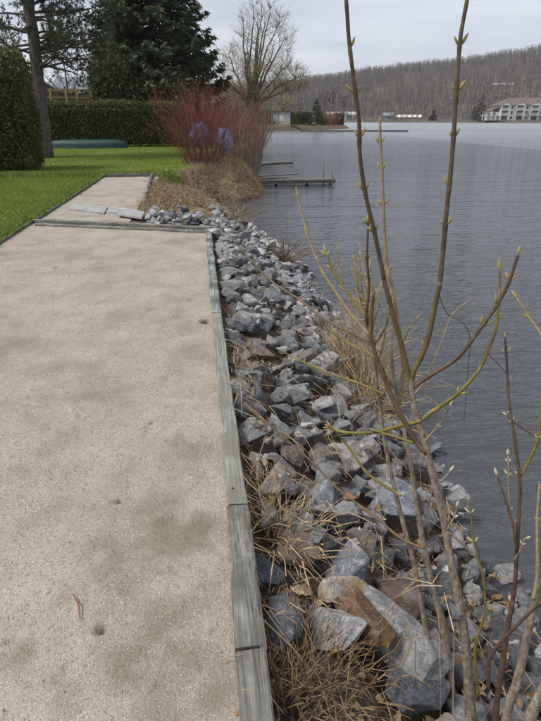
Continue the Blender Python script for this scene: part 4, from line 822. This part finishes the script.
for u, d, hh, la in ((322, 285, 16, 'purple-brown bare tree on the far shore above the little spruce'), (334, 288, 18, 'tallest purple-brown bare tree on the far shore'), (343, 290, 14, 'purple-brown bare tree at the right end of its far-shore group')):
    bare_tree('far_bare_tree', hill_pt(u, d), hh, .25, la, 'wood_purple', group='purple bare trees on the far shore', wmin=.09)

def far_wood(name, n, dmin, dmax, umin, umax, h0, h1, mats, conifer=False, bias=1.0, pale=0.0):
    T = []; TP = []; r0, r1 = [math.atan2(*ray(u, 116)[:2]) for u in (umin, umax)]
    az = rng.uniform(r0, r1, n); d = dmin+(dmax-dmin)*rng.random(n)**bias; z = hill_z(az, d); B = np.stack([np.sin(az)*d, np.cos(az)*d, z-.3], 1); H = rng.uniform(h0, h1, n)
    up = np.array([0, 0, 1.]); rt = np.stack([np.cos(az), -np.sin(az), az*0], 1); fw = np.stack([np.sin(az), np.cos(az), az*0], 1)
    if conifer:
        for k in range(26):
            q = rng.random(n); a = rng.uniform(0, 6.283, n); rr = H*.22*(1-q)+.15; o = rt*np.cos(a)[:, None]+fw*np.sin(a)[:, None]
            p = B+up*(H*(.08+.92*q))[:, None]; T.append(np.stack([p+up*(H*.06)[:, None], p+o*rr[:, None]-up*(H*.05)[:, None], p+np.cross(o, up)*(rr*.5)[:, None]-up*(H*.02)[:, None]+o*(rr*.4)[:, None]], 1))
    else:
        for th in (0, 1.57):
            s = rt*math.cos(th)+fw*math.sin(th); w_ = (.06+.006*H)[:, None]*.75; lean = rng.normal(0, .03, (n, 3))*H[:, None]; tr = np.stack([B-s*w_, B+s*w_, B+up*(H*.84)[:, None]+lean], 1)
            pm = rng.random(n) < pale; T.append(tr[~pm]); TP.append(tr[pm])
        for k in range(40):
            q = rng.uniform(.22, .9, n); a = rng.uniform(0, 6.283, n); el = rng.uniform(.1, 1.2, n); L = H*rng.uniform(.16, .36, n)*(1.1-.5*q)
            o = (rt*np.cos(a)[:, None]+fw*np.sin(a)[:, None])*np.cos(el)[:, None]+up*np.sin(el)[:, None]; p = B+up*(H*q)[:, None]; s = np.cross(o, rand_dirs(n)); s /= np.linalg.norm(s, axis=1)[:, None]
            T.append(np.stack([p-s*.055, p+s*.055, p+o*L[:, None]], 1))
    o = tris(name, np.concatenate(T), M[mats])
    res = [o]
    if TP and pale: res.append(tris(name+'_pale_trunks', np.concatenate(TP), M['birch']))
    return res
for nm, lab, cat, args in (('hillside_wood', 'grey-brown leafless wood covering the far hill', 'woods', dict(n=9000, dmin=365, dmax=790, umin=180, umax=680, h0=7, h1=12, mats='wood_far', bias=.8, pale=.22)),
        ('shore_wood', 'bare trees and brush along the far lakeshore', 'woods', dict(n=3400, dmin=278, dmax=400, umin=180, umax=680, h0=1.2, h1=6.5, mats='wood_far', pale=.12)),
        ('ridge_conifers', 'dark conifers scattered through the hilltop wood', 'woods', dict(n=700, dmin=560, dmax=800, umin=180, umax=700, h0=7, h1=11, mats='conifer_far', conifer=True, bias=.4)),
        ('slope_conifers', 'few dark conifers low on the far slope', 'woods', dict(n=45, dmin=300, dmax=520, umin=250, umax=640, h0=5, h1=11, mats='conifer_far', conifer=True))):
    for o in far_wood(nm, **args): tag(o, lab if 'pale' not in o.name else 'pale birch trunks '+('in the far hillside wood' if 'hill' in nm else 'along the far lakeshore'), cat, kind='stuff')

# ------------------------------------------------------------------ lawn grass
def blades(name, P, h, w_, mat, label, lean=.5, cat='grass'):
    n = len(P); d = rand_dirs(n); d[:, 2] = 0; d /= np.linalg.norm(d, axis=1)[:, None]+1e-9; s = np.cross(d, [0, 0, 1.]); hh = h*rng.uniform(.5, 1.25, n)
    tip = P + d*(hh*lean*rng.uniform(.1, 1.2, n))[:, None] + np.array([0, 0, 1.])*hh[:, None]; ww = (w_*rng.uniform(.6, 1.3, n))[:, None]
    o = tris(name, np.stack([P-s*ww, P+s*ww, tip], 1), M[mat]); return tag(o, label, cat, kind='stuff')
def lawn_pts(n, x0, x1, y0, y1):
    x = rng.uniform(x0, x1, n); y = y0+(y1-y0)*rng.random(n)**1.35; s = shore_sd(x, y)
    s = s*np.interp(y, [13, 15.5], [1, 1.9]); ok = (s > 1.7) & ~((x > -2.85) & (x < .2) & (y < 9.6)) & ~((x > -2.85) & (x < -1.2) & (y < 17.1)) & ~((x > -1.35) & (y < 17.0)) & ~((x > -.2) & (y > 17))
    x, y = x[ok], y[ok]; return np.stack([x, y, ground_z(x, y)-.005], 1)
P = np.vstack([lawn_pts(150000, -9, -2.8, 6.5, 19), lawn_pts(70000, -9, .3, 16.5, 34)]); blades('lawn_grass', P, .05, .010, 'grass', 'short green lawn grass')
edge = np.vstack([np.stack([rng.normal(-2.88, .05, 9000), rng.uniform(5.5, 17, 9000), np.zeros(9000)], 1), np.stack([rng.uniform(-6.5, -.4, 16000), rng.normal(17.55, .28, 16000), np.zeros(16000)], 1), np.stack([rng.normal(-.75, .3, 5000), rng.normal(17.8, .5, 5000), np.zeros(5000)], 1)])
edge[:, 2] = ground_z(edge[:, 0], edge[:, 1]); blades('rough_grass_edge', edge, .12, .012, 'grass_tall', 'longer yellow-green grass along the court edging', .8)

# ------------------------------------------------------------------ dry bank grass, straw, reeds, leaves
def straw_tuft(bases, n, h, spread, r=.0022, droop=.9):     # n straws at each base -> (points, radii)
    b = np.repeat(np.atleast_2d(np.array(bases, float)), n, 0); m_ = len(b); a = rng.uniform(0, 6.283, m_); q = rng.random(m_); o = np.stack([np.cos(a), np.sin(a), a*0], 1)
    p = b+o*(q*spread*.25)[:, None]; d = o*(q*1.1)[:, None]+np.array([0, 0, 1.])+rng.normal(0, .15, (m_, 3)); d /= np.linalg.norm(d, axis=1)[:, None]; L = (h*rng.uniform(.5, 1.2, m_))[:, None]; pts = [p]
    for i in range(5):
        d = d+np.array([0, 0, -droop*.28])*((.4+q)*rng.uniform(.3, 1.5, m_))[:, None]+rng.normal(0, .2, (m_, 3)); d /= np.linalg.norm(d, axis=1)[:, None]; pts.append(pts[-1]+d*L/5)
    return np.stack(pts, 1), np.tile(np.linspace(r, r*.35, 6), (m_, 1))*rng.uniform(.6, 1.3, (m_, 1))
def lay_on(l, pad=.012):                                    # keep straws above the stones
    P, r_ = l; i = np.clip(((P[..., 0]-rx0)/RS).astype(int), 0, RNX-1); j = np.clip(((P[..., 1]-ry0)/RS).astype(int), 0, RNY-1)
    P[..., 2] = np.maximum(P[..., 2], HM[j, i]-.03+pad); k = P[..., 0].min(1) > .06; return P[k], r_[k]
def cross_rib(l): return np.concatenate([ribbon_arr(*l), ribbon_arr(*l)])
# bank between the extension and the lake
BX = rng.uniform(-1.35, 3.6, 14000); BY = rng.uniform(10.5, 25.5, 14000); s = shore_sd(BX, BY); ok = (s > .02) & (s < 3.4) & ~((BX < -1.15) & (BY < 17)) & ~((BX < 1.9) & (BX > .5) & (BY < 12.5)) & ~((BY < 11.2) & (BX > -.4)); ok &= ~((BX < -.4) & (BY > 17.6))
BX, BY = BX[ok], BY[ok]; BZ = ground_z(BX, BY); Lb = []
Lb = straw_tuft(np.stack([BX, BY, BZ], 1), 5, .17, .5, .006, 1.4)
tag(tris('dry_bank_grass', ribbon_arr(*Lb), M['straw'], None), 'matted dry straw-coloured grass on the bank by the cove', 'dry grass', kind='stuff')
sel = rng.random(len(BX)) < .45; Lb = []
Lb = straw_tuft(np.stack([BX, BY, BZ], 1)[sel], 4, .22, .5, .0065, .9)
tag(tris('brown_bank_weeds', ribbon_arr(*Lb), M['straw_brown'], None), 'brown dead weeds mixed in the dry bank grass', 'dry grass', kind='stuff')
def clump(name, base, n, h, spread, label, mat='straw', r=.0022, droop=.9, lay=True, cat='dry grass'):
    l = straw_tuft(base, n, h, spread, r, droop); l = lay_on(l) if lay else l; o = tris(name, cross_rib(l), M[mat]); return tag(o, label, cat)
for (u, v_, zg, n, h, sp_, la, mt, r_) in (
    (275, 528, -.12, 130, .32, .9, 'pale straw clump sprawling over stones beside the timber joint', 'straw', .0036),
    (268, 497, -.12, 60, .20, .5, 'smaller pale straw clump against the timber', 'straw', .0026),
    (285, 700, -.12, 330, .17, 1.3, 'brownish matted dead grass at the bottom beside the near timber', 'straw_brown', .0022),
    (302, 690, -.20, 300, .15, 1.4, 'brownish dead grass at the bottom, right of the matted patch', 'straw_brown', .0022),
    (238, 372, -.08, 40, .22, .3, 'small straw tuft at the timber among mid-distance stones', 'straw', .0030)):
    x, y, _ = gpt(u, v_, zg); x = max(x, .16); clump('dry_grass_clump', (x, y, surf(x, y)), n, h, sp_, la, mt, r_)
for k, (u, v_, zg, n, h, sp_, la, mt, r_) in enumerate(((352, 398, -.95, 260, .78, .8, 'tall straw-coloured reed clump at the water behind the forking branches', 'straw', .0045), (366, 425, -.95, 150, .55, .6, 'shorter reed clump just below the tall straw reeds', 'straw', .004), (340, 372, -.95, 160, .6, .7, 'reed clump at the far side of the tall straw reeds', 'straw', .0045), (283, 272, -1.0, 90, .75, .45, 'dark brown weed clump standing at the water beyond the stones', 'straw_brown', .006), (232, 240, -.6, 110, .6, .6, 'pale weed clump at the far corner of the court timbers', 'straw', .006))):
    x, y, _ = gpt(u, v_, zg); clump('dry_reed_clump', (x, y, gz(x, y)), n, h, sp_, la, mt, r_, .55, False, 'reeds')
Ls = []
for k in range(900):
    y = .8+3.2*rng.random()**1.2 if k < 600 else rng.uniform(3, 14); x = rng.uniform(.17, 1.7) if k % 3 else rng.uniform(.15, .4)
    a = rng.uniform(0, 6.28); L = rng.uniform(.05, .26); z = surf(x, y)+.01; p0 = np.array([x, y, z]); p2 = p0+np.array([math.cos(a)*L, math.sin(a)*L, 0]); p2[2] = max(surf(p2[0], p2[1])+.008, z-.1)
    pm = (p0+p2)/2+np.array([0, 0, rng.uniform(0, .03)]); pm[2] = max(pm[2], surf(pm[0], pm[1])+.006); Ls.append(([p0, pm, p2], [.0022, .002, .0012]))
tag(tris('loose_straw', np.concatenate([ribbons(Ls), ribbons(Ls)]), M['straw']), 'loose dry straws strewn over the stones', 'straw', kind='stuff')
ol = np.array([(0, -.5), (.05, -.42), (.13, -.39), (.16, -.33), (.13, -.27), (.20, -.20), (.25, -.12), (.22, -.05), (.19, .0), (.26, .06), (.29, .14), (.24, .20), (.18, .23), (.20, .31), (.15, .39), (.07, .42), (0, .5)]); ol = np.vstack([ol, ol[-2:0:-1]*np.array([-1, 1])])
def leaf_geo(c, size, seed_n, curl=.35):
    a = rng.uniform(0, 6.28); n = unit(np.array([rng.normal(0, .45), rng.normal(0, .45), 1])); e1 = unit(np.cross(n, [math.cos(a), math.sin(a), 0])); e2 = np.cross(n, e1); k1, k2 = rng.normal(0, curl, 2)
    V = [np.array(c) + (e1*x + e2*y + n*(k1*x*x*4 + k2*y*y*2))*size for x, y in np.vstack([ol, [(0, 0)]])]; m_ = len(ol); return V, [(i, (i+1) % m_, m_) for i in range(m_)]
mbl = MB()
for k in range(950):
    q = rng.random()
    if q < .32: x, y = rng.uniform(.15, .75), rng.uniform(.75, 1.9)
    elif q < .75: x, y = rng.uniform(.7, 1.75), rng.uniform(1.0, 2.7)
    else: x, y = rng.uniform(.16, 1.7), rng.uniform(1.5, 7)
    if any((x-p)**2+(y-q_)**2 < (r_*1.35)**2 for p, q_, r_ in lab_rocks): continue
    V, F = leaf_geo((x, y, surf(x, y)+.006-rng.random()*.035), rng.uniform(.03, .072), k, 1.0); mbl.add(V, F)
o = mbl.build('leaf_litter', M['dead_leaf']); tag(o, 'brown and tan dead leaves littering the soil and stones', 'leaf litter', kind='stuff')
for u, v_, zg, sz, la, mt in ((350, 524, -.34, .115, 'orange-brown oak leaf lying above the banded block', 'leaf_orange'), (364, 549, -.34, .10, 'curled orange-brown leaf behind the banded block', 'leaf_orange'), (238, 713, .01, .03, 'small orange leaf on the sand against the near timber', 'leaf_orange'), (388, 562, -.40, .085, 'pale tan leaf on the stones right of the banded block', 'dead_leaf'), (302, 592, -.2, .10, 'pale tan leaf beside the dark slate stone', 'dead_leaf')):
    x, y, _ = gpt(u, v_, zg); mb = MB(); V, F = leaf_geo((0, 0, 0), sz, 0, .35); mb.add(V, F); o = mb.build('fallen_leaf', M[mt]); o.location = (x, y, (surf(x, y)+.02) if x > .14 else .012); tag(o, la, 'leaf')
mb = MB(); a_, b_ = gpt(73, 594, .02), gpt(80, 618, .02); mb.tube([a_, ((a_[0]+b_[0])/2+.008, (a_[1]+b_[1])/2, .026), b_], [.0022, .003, .0018], 6); o = mb.build('red_twig', mottled('red_twig_bark', [(.3, (.14, .06, .035)), (.7, (.22, .10, .055))], 40)); tag(o, 'short reddish twig lying on the sandy court', 'twig')
# grit and crumbs on the court
PB = MB(); oct_ = np.array([(1, 0, 0), (-1, 0, 0), (0, 1, 0), (0, -1, 0), (0, 0, 1), (0, 0, -1)], float); of = [(0, 2, 4), (2, 1, 4), (1, 3, 4), (3, 0, 4), (2, 0, 5), (1, 2, 5), (3, 1, 5), (0, 3, 5)]
for k in range(2600):
    y = .85+rng.random()**1.8*7; x = rng.uniform(-2.7, .02); a = rng.uniform(.0016, .0045)*(1+y*.10); z = float(court_z(np.array([x]), np.array([y]))[0])+.006; PB.add(oct_*a*rng.uniform(.6, 1.3, (6, 1))+(x, y, z+a*.3), of)
o = PB.build('court_grit', mottled('grit', [(.3, (.13, .11, .09)), (.5, (.32, .28, .24)), (.7, (.5, .46, .42))], 25)); tag(o, 'scattered grit and small pebbles on the sandy court', 'grit', kind='stuff')

# ================================================================== BUDDING SHRUBS IN THE FOREGROUND
def bud_mesh(name, mat, L=1.0, w_=.27, seed=0):
    mb = MB(); rr = [.35, .8, 1, .85, .5, .08]; zz = [0, .15, .38, .62, .84, 1]; mb.tube([(math.sin(z*2+seed)*.03, 0, z*L) for z in zz], [r_*w_ for r_ in rr], 7)
    me = bpy.data.meshes.new(name); me.from_pydata(np.vstack(mb.v).tolist(), [], mb.f); me.polygons.foreach_set('use_smooth', [True]*len(me.polygons)); me.materials.append(M[mat]); return me
BUD = {k: bud_mesh('bud', k, 1, .17 if k != 'bud_pale' else .22) for k in ('bud_olive', 'bud_pale', 'bud_green')}
def cr_spline(P, n=5):
    P = np.array(P, float); Q = np.vstack([2*P[0]-P[1], P, 2*P[-1]-P[-2]]); o = []
    for i in range(1, len(Q)-2):
        for t in np.arange(n)/n: o.append(.5*((2*Q[i]) + (-Q[i-1]+Q[i+1])*t + (2*Q[i-1]-5*Q[i]+4*Q[i+1]-Q[i+2])*t*t + (-Q[i-1]+3*Q[i]-3*Q[i+1]+Q[i+2])*t**3))
    o.append(P[-1]); return np.array(o)
def put_bud(parent, p, d, size, kind):
    o = link('bud', BUD[kind], parent, tuple(p)); o.rotation_euler = Vector(d).to_track_quat('Z', 'Y').to_euler(); q = size*rng.uniform(.7, 1.1); o.scale = (q*rng.uniform(.75, 1.25), q*rng.uniform(.75, 1.25), q*rng.uniform(.8, 1.25)); return o
def limb(parent, name, uv, d0, d1, w0, w1, mat, buds='auto', kind='bud_olive', size=.020, step=34, tip=True, sides=9):
    """uv: image columns/rows traced base to tip; d0..d1: horizontal distance from the camera; w: widths in image pixels"""
    uv = np.array(uv, float); seg = np.r_[0, np.cumsum(np.hypot(*np.diff(uv, axis=0).T))]; q = seg/seg[-1]
    P = np.array([dpt(u, v_, d0+(d1-d0)*t) for (u, v_), t in zip(uv, q)]); S_ = cr_spline(P, 6); l3 = np.r_[0, np.cumsum(np.linalg.norm(np.diff(S_, axis=0), axis=1))]; t3 = l3/l3[-1]
    depth = np.linalg.norm(S_-np.array([0, 0, CAM_H]), axis=1); r_ = (w0+(w1-w0)*t3)/2/FPX*depth*.84
    node = np.zeros(len(t3)); spots_ = []
    if buds == 'auto': spots_ = [s_/seg[-1] for s_ in np.arange(step*.7, seg[-1]-8, step)]
    elif buds: spots_ = [q[int(np.argmin(np.hypot(uv[:, 0]-bu, uv[:, 1]-bv)))] if False else float(np.interp(bv, *( (uv[::-1, 1], q[::-1]) if uv[0, 1] > uv[-1, 1] else (uv[:, 1], q)))) for bu, bv in buds]
    r_ = r_*(1+rng.normal(0, .03, len(r_)))
    for sq in spots_: r_ = r_*(1+.22*np.exp(-((t3-sq)*l3[-1]/.009)**2))
    mb = MB(); mb.tube(S_, r_, sides); o = mb.build(name, M[mat], parent, True)
    for sq in spots_:
        i = min(int(np.searchsorted(t3, sq)), len(S_)-2); dm = unit(S_[i+1]-S_[i-1]); vw = unit(S_[i]-np.array([0, 0, CAM_H])); sd_ = unit(np.cross(dm, vw)); ph = rng.uniform(-.6, .6); sd_ = sd_*math.cos(ph)+vw*math.sin(ph)
        for s in (-1, 1):
            if rng.random() < .1: continue
            dd = unit(dm*1.0 + sd_*s*rng.uniform(.45, .8)); put_bud(parent, S_[i]+sd_*s*r_[i]*.8, dd, size*rng.uniform(.75, 1.15), kind)
    if tip: put_bud(parent, S_[-1]-unit(S_[-1]-S_[-2])*.003, unit(S_[-1]-S_[-3]), size*1.25, kind)
    return o
bz = dpt(474, 760, 1.5)
A = empty('budding_shrub', (bz[0], bz[1], gz(bz[0], bz[1])), 'leafless shrub with swelling yellow-olive buds rising in front of the lake', 'shrub')
low = lambda uv, du=3: [(uv[0][0]+du, uv[0][1]+62)] + list(uv)
limb(A, 'stem', low([(471, 721), (466, 650), (458, 596), (450, 557), (444, 520), (436, 487), (426, 448), (419, 424), (413, 400), (410, 378)]), 1.52, 1.60, 11.5, 7.2, 'bark', None, tip=False)
limb(A, 'stem', low([(455, 721), (451, 688), (444, 634), (434, 590), (429, 569), (422, 537), (416, 501), (411, 465), (405, 435), (399, 405), (394, 380), (391, 350)]), 1.56, 1.74, 9, 4, 'bark', None, tip=False)
limb(A, 'stem', low([(446, 721), (436, 673), (427, 634), (419, 590), (413, 559), (405, 530), (396, 495), (388, 460), (383, 430), (378, 395), (375, 365), (372, 335)]), 1.58, 1.72, 7.5, 4, 'bark', None, tip=False)
limb(A, 'branch', [(411, 392), (408, 373), (400.5, 342), (393, 315), (386, 288), (383, 275)], 1.60, 1.58, 6.6, 5.2, 'bark_grad', None, tip=False, sides=10)
limb(A, 'branch', [(384, 279), (380, 259), (373, 226), (368, 206), (363, 180), (359.6, 151), (359, 122), (353.5, 78), (349, 41), (347, 12), (345, -14)], 1.58, 1.52, 5.2, 3.8, 'bark_grad', [(349, 41), (353, 82), (359, 124), (362, 176), (371, 222)], size=.028, sides=10)
limb(A, 'branch', [(410, 384), (414, 370), (421, 357), (428, 338), (434, 310), (440, 282)], 1.60, 1.605, 7.0, 5.7, 'bark_grad', None, tip=False, sides=10)
limb(A, 'branch', [(439.4, 285), (440, 281), (444, 240), (446, 216), (450, 178), (453, 143), (456, 98), (459, 53), (461, 33), (467, 0), (470, -20)], 1.605, 1.62, 5.7, 3.6, 'bark_grad', [(446, 216), (454, 122), (457, 80), (461, 36), (450, 172)], size=.028, sides=10)
limb(A, 'branch', [(399, 405), (403, 365), (398, 322), (393, 295), (388.5, 274), (386, 257), (384, 223), (383, 197), (382.5, 180), (380.5, 143), (380, 124)], 1.72, 1.78, 5, 2.8, 'bark_tan', [(380, 142), (382, 165), (383, 197), (387, 262)], size=.023)
limb(A, 'branch', [(426, 453), (417, 443), (408, 428), (396, 406), (386, 382), (378, 363), (371, 339), (371, 318), (373, 292)], 1.58, 1.62, 6.2, 4.5, 'bark_brown', None, tip=False)
limb(A, 'branch', [(371, 335), (366, 319), (369, 288), (367, 259), (367.6, 238), (368, 221)], 1.62, 1.64, 3.8, 2.6, 'bark_purple', [(366, 259), (367, 222)], size=.023, kind='bud_green')
limb(A, 'branch', [(373, 338), (362, 327), (348, 310), (333, 288), (321, 269), (313, 250), (307, 233), (301, 209), (297, 192)], 1.62, 1.80, 4.5, 2.2, 'bark_tan', [(298, 197), (307, 235), (315, 260), (322, 271), (332, 287)], size=.015)
limb(A, 'branch', [(367, 322), (362, 312), (346.5, 290.5), (333, 271), (326, 252)], 1.64, 1.76, 3.4, 2.2, 'bark_olive', [(332, 270), (327, 257)], size=.023, kind='bud_green')
limb(A, 'twig', [(343, 286), (339, 264), (337, 246)], 1.72, 1.74, 2.2, 1.6, 'bark_tan', [(340, 268)], size=.011)
limb(A, 'branch', [(371, 342), (345, 330), (323, 318), (300, 300), (270, 280), (250, 259), (230, 237)], 1.62, 2.15, 3.6, 1.8, 'bark_brown', None, size=.012)
limb(A, 'branch', [(376, 358), (352, 345), (333, 333), (318, 320)], 1.62, 1.85, 3.2, 1.8, 'bark_olive', None, size=.012)
limb(A, 'branch', [(384, 394), (370, 388), (352.5, 381), (326, 372), (295, 358), (281, 350)], 1.66, 2.0, 3.0, 1.6, 'bark_olive', [(352, 381), (326, 372)], size=.012)
limb(A, 'branch', [(421, 421), (412.6, 423), (396, 427), (376.5, 432), (355, 433), (338, 431), (328, 426)], 1.58, 1.72, 4.6, 3.4, 'bark_olive', [(376, 431.8), (358, 432.8)], size=.023)
limb(A, 'branch', [(413, 443), (400, 438), (386, 434), (374, 430)], 1.58, 1.64, 3.6, 2.6, 'bark_olive', [(398, 437.5)], size=.016)
limb(A, 'branch', [(401, 496), (392, 490), (379, 482), (366, 472), (352, 452), (338, 434), (331, 428)], 1.62, 1.74, 3.8, 2.6, 'bark_olive', [(352, 452)], size=.015)
limb(A, 'branch', [(424, 548), (410, 543), (395, 534), (376.5, 518), (355, 502), (338, 489), (311.6, 462), (287, 440), (262, 418)], 1.58, 2.0, 3.6, 1.7, 'bark_brown', [(378, 519), (340, 490), (310, 460)], size=.014)
limb(A, 'branch', [(412, 388), (420, 382), (434, 373), (456, 359), (470.5, 342), (482.6, 325), (495, 308), (507, 286.5), (514, 267), (518, 254)], 1.60, 1.66, 5.5, 3.2, 'bark_purple', [(509, 280), (497, 305), (485, 322)], size=.028, kind='bud_green')
limb(A, 'branch', [(423, 419), (430, 413), (439, 407), (456, 395), (470.5, 380.5), (480, 368), (487.5, 351.5), (495, 332), (499, 301), (499.6, 284), (499.6, 270)], 1.58, 1.72, 5, 2.4, 'bark_olive', [(498, 302), (497, 318), (458, 393)], size=.023, kind='bud_green')
limb(A, 'twig', [(424, 442), (436, 428), (444, 417), (450, 406)], 1.58, 1.62, 2.2, 1.6, 'bark_tan', [(438, 426)], size=.015, kind='bud_pale')
limb(A, 'twig', [(440, 482), (446, 476), (450, 471)], 1.57, 1.58, 1.8, 1.4, 'bark_tan', None, size=.023, kind='bud_pale')
limb(A, 'twig', [(447, 530), (454, 517), (457, 507)], 1.56, 1.57, 1.8, 1.4, 'bark_tan', [(454, 517)], size=.023, kind='bud_pale')
limb(A, 'twig', [(446, 531), (458, 540), (470, 552), (480, 562)], 1.56, 1.60, 2.6, 1.4, 'bark_tan', None, tip=False)
limb(A, 'twig', [(411, 398), (425, 380), (442, 340), (452, 315), (470, 300)], 1.64, 1.80, 2.0, 1.2, 'bark_tan', None, size=.012)
for k in range(16):
    u0, v0 = [(372, 334), (378, 362), (366, 320), (388, 386), (372, 305)][k % 5]; u1, v1 = rng.uniform(335, 398), rng.uniform(238, 325)
    limb(A, 'twig', [(u0, v0), ((u0+u1)/2+rng.normal(0, 4), (v0+v1)/2+6), (u1, v1)], 1.63, 1.66+rng.uniform(0, .2), 1.9, 1.1, 'bark_tan' if k % 3 else 'bark_olive', [((u0+u1)/2, (v0+v1)/2), (u1, v1+8)], size=.013, kind='bud_olive', sides=6)
for uv, w_ in (([(372, 330), (378, 305), (381, 288)], 2.6), ([(371, 325), (360, 300), (353, 272)], 2.2), ([(372, 318), (376, 296), (384, 276)], 2.0), ([(366, 318), (358, 295), (356, 268)], 2.4), ([(374, 345), (384, 330), (390, 312), (391, 296)], 2.4), ([(370, 345), (352, 335), (340, 322), (334, 306)], 2.2), ([(397, 408), (402, 395), (404, 378)], 2.2), ([(388, 388), (380, 372), (379, 356)], 2.2), ([(419, 360), (424, 345), (432, 328)], 2.0), ([(412, 400), (398, 392), (388, 380), (382, 366)], 2.6), ([(402, 345), (408, 330), (417, 318)], 2.0), ([(372, 300), (368, 280), (370, 262)], 2.6)):
    limb(A, 'twig', uv, 1.62+rng.uniform(0, .1), 1.66+rng.uniform(0, .12), w_, w_*.6, rng.choice(['bark_olive', 'bark_tan']), [uv[-2]], size=.016, kind=rng.choice(['bud_olive', 'bud_green', 'bud_olive']))
for uv in ([(438, 292), (446, 312), (456, 319), (466, 327), (470, 342), (468, 368), (464, 420)], [(487, 353), (500, 366), (507, 374)]):
    limb(A, 'hanging_twig', uv, 1.62, 1.74, 1.0, .5, 'bark_black', None, tip=False, sides=5)

bz = dpt(503, 740, 1.45)
B = empty('budding_shrub', (bz[0], bz[1], gz(bz[0], bz[1])), 'clump of brown budding stems at the right edge of the picture', 'shrub')
limb(B, 'stem', low([(508, 709), (517, 682), (526, 641), (535, 596), (541, 566), (548, 520), (553, 470), (556, 400), (558, 330)], -8), 1.42, 1.62, 10, 4, 'bark', None, tip=False)
limb(B, 'stem', low([(496, 709), (502, 667), (508, 626), (514, 590), (516.5, 557), (519, 508), (520, 491), (518, 465), (514, 436), (509, 402), (507, 368), (505, 337)], -3), 1.50, 1.72, 6.5, 2.4, 'bark_purple', [(506, 350), (508, 375), (510, 402), (517, 455), (519, 500)], size=.014, kind='bud_pale')
limb(B, 'twig', [(516.5, 552), (512, 523), (505.6, 501), (497, 475)], 1.58, 1.62, 2.8, 2, 'bark_purple', None, size=.023, kind='bud_pale')
limb(B, 'twig', [(516, 548), (511, 520), (509, 500), (508.5, 475), (508, 455)], 1.60, 1.64, 2.4, 1.7, 'bark_tan', [(508.5, 476), (508, 462), (510, 512)], size=.017, kind='bud_pale')
limb(B, 'branch', [(519, 478), (524, 470), (531, 456), (538, 438), (541, 402), (546, 340)], 1.66, 1.75, 3.4, 2.4, 'bark_olive', [(538, 438)], size=.016, kind='bud_pale')
limb(B, 'branch', [(548, 440), (538, 436), (526, 430), (516.5, 424), (506, 415)], 1.72, 1.80, 3, 2, 'bark_purple', [(514, 422)], size=.021, kind='bud_pale')
limb(B, 'twig', [(533, 600), (537, 576), (537, 520), (539.5, 484)], 1.46, 1.54, 3.6, 2.6, 'bark_tan', [(537, 521)], size=.014)
limb(B, 'twig', [(478, 700), (475, 650), (483, 620), (485, 600), (482.6, 576), (474, 542), (470.5, 513), (469, 500)], 1.5, 1.62, 3.4, 1.8, 'bark_olive', [(474, 540), (470.5, 513)], size=.019, kind='bud_pale')
limb(B, 'branch', [(556, 380), (548, 350), (538, 330), (528.6, 317), (516.5, 298)], 1.62, 1.72, 3.2, 2.2, 'bark_tan', [(530, 319)], size=.023)
limb(B, 'branch', [(488, 690), (489, 660), (493, 652), (508, 634), (541, 602), (560, 585)], 1.40, 1.44, 4.2, 2.6, 'bark_purple', None, tip=False)
limb(B, 'stem', low([(529, 721), (541, 694), (556, 660)], -18), 1.30, 1.34, 11, 9, 'bark', None, tip=False)
limb(B, 'twig', [(514, 560), (520, 550), (524, 540), (527, 538)], 1.58, 1.6, 1.6, 1.2, 'bark_tan', [(522, 545)], size=.014, kind='bud_pale')


# ------------------------------------------------------------------ thin damp air over the lake
hm = bpy.data.materials.new('haze'); hm.use_nodes = True; hn = hm.node_tree; hn.nodes.remove(hn.nodes['Principled BSDF'])
pv = hn.nodes.new('ShaderNodeVolumePrincipled'); pv.inputs['Color'].default_value = (.90, .92, .96, 1); pv.inputs['Density'].default_value = .00016
hn.links.new(pv.outputs[0], hn.nodes['Material Output'].inputs['Volume'])
mb = MB(); mb.box((0, 0, 35), (6400, 6400, 230)); hz_ = mb.build('haze', hm); hz_['kind'] = 'stuff'
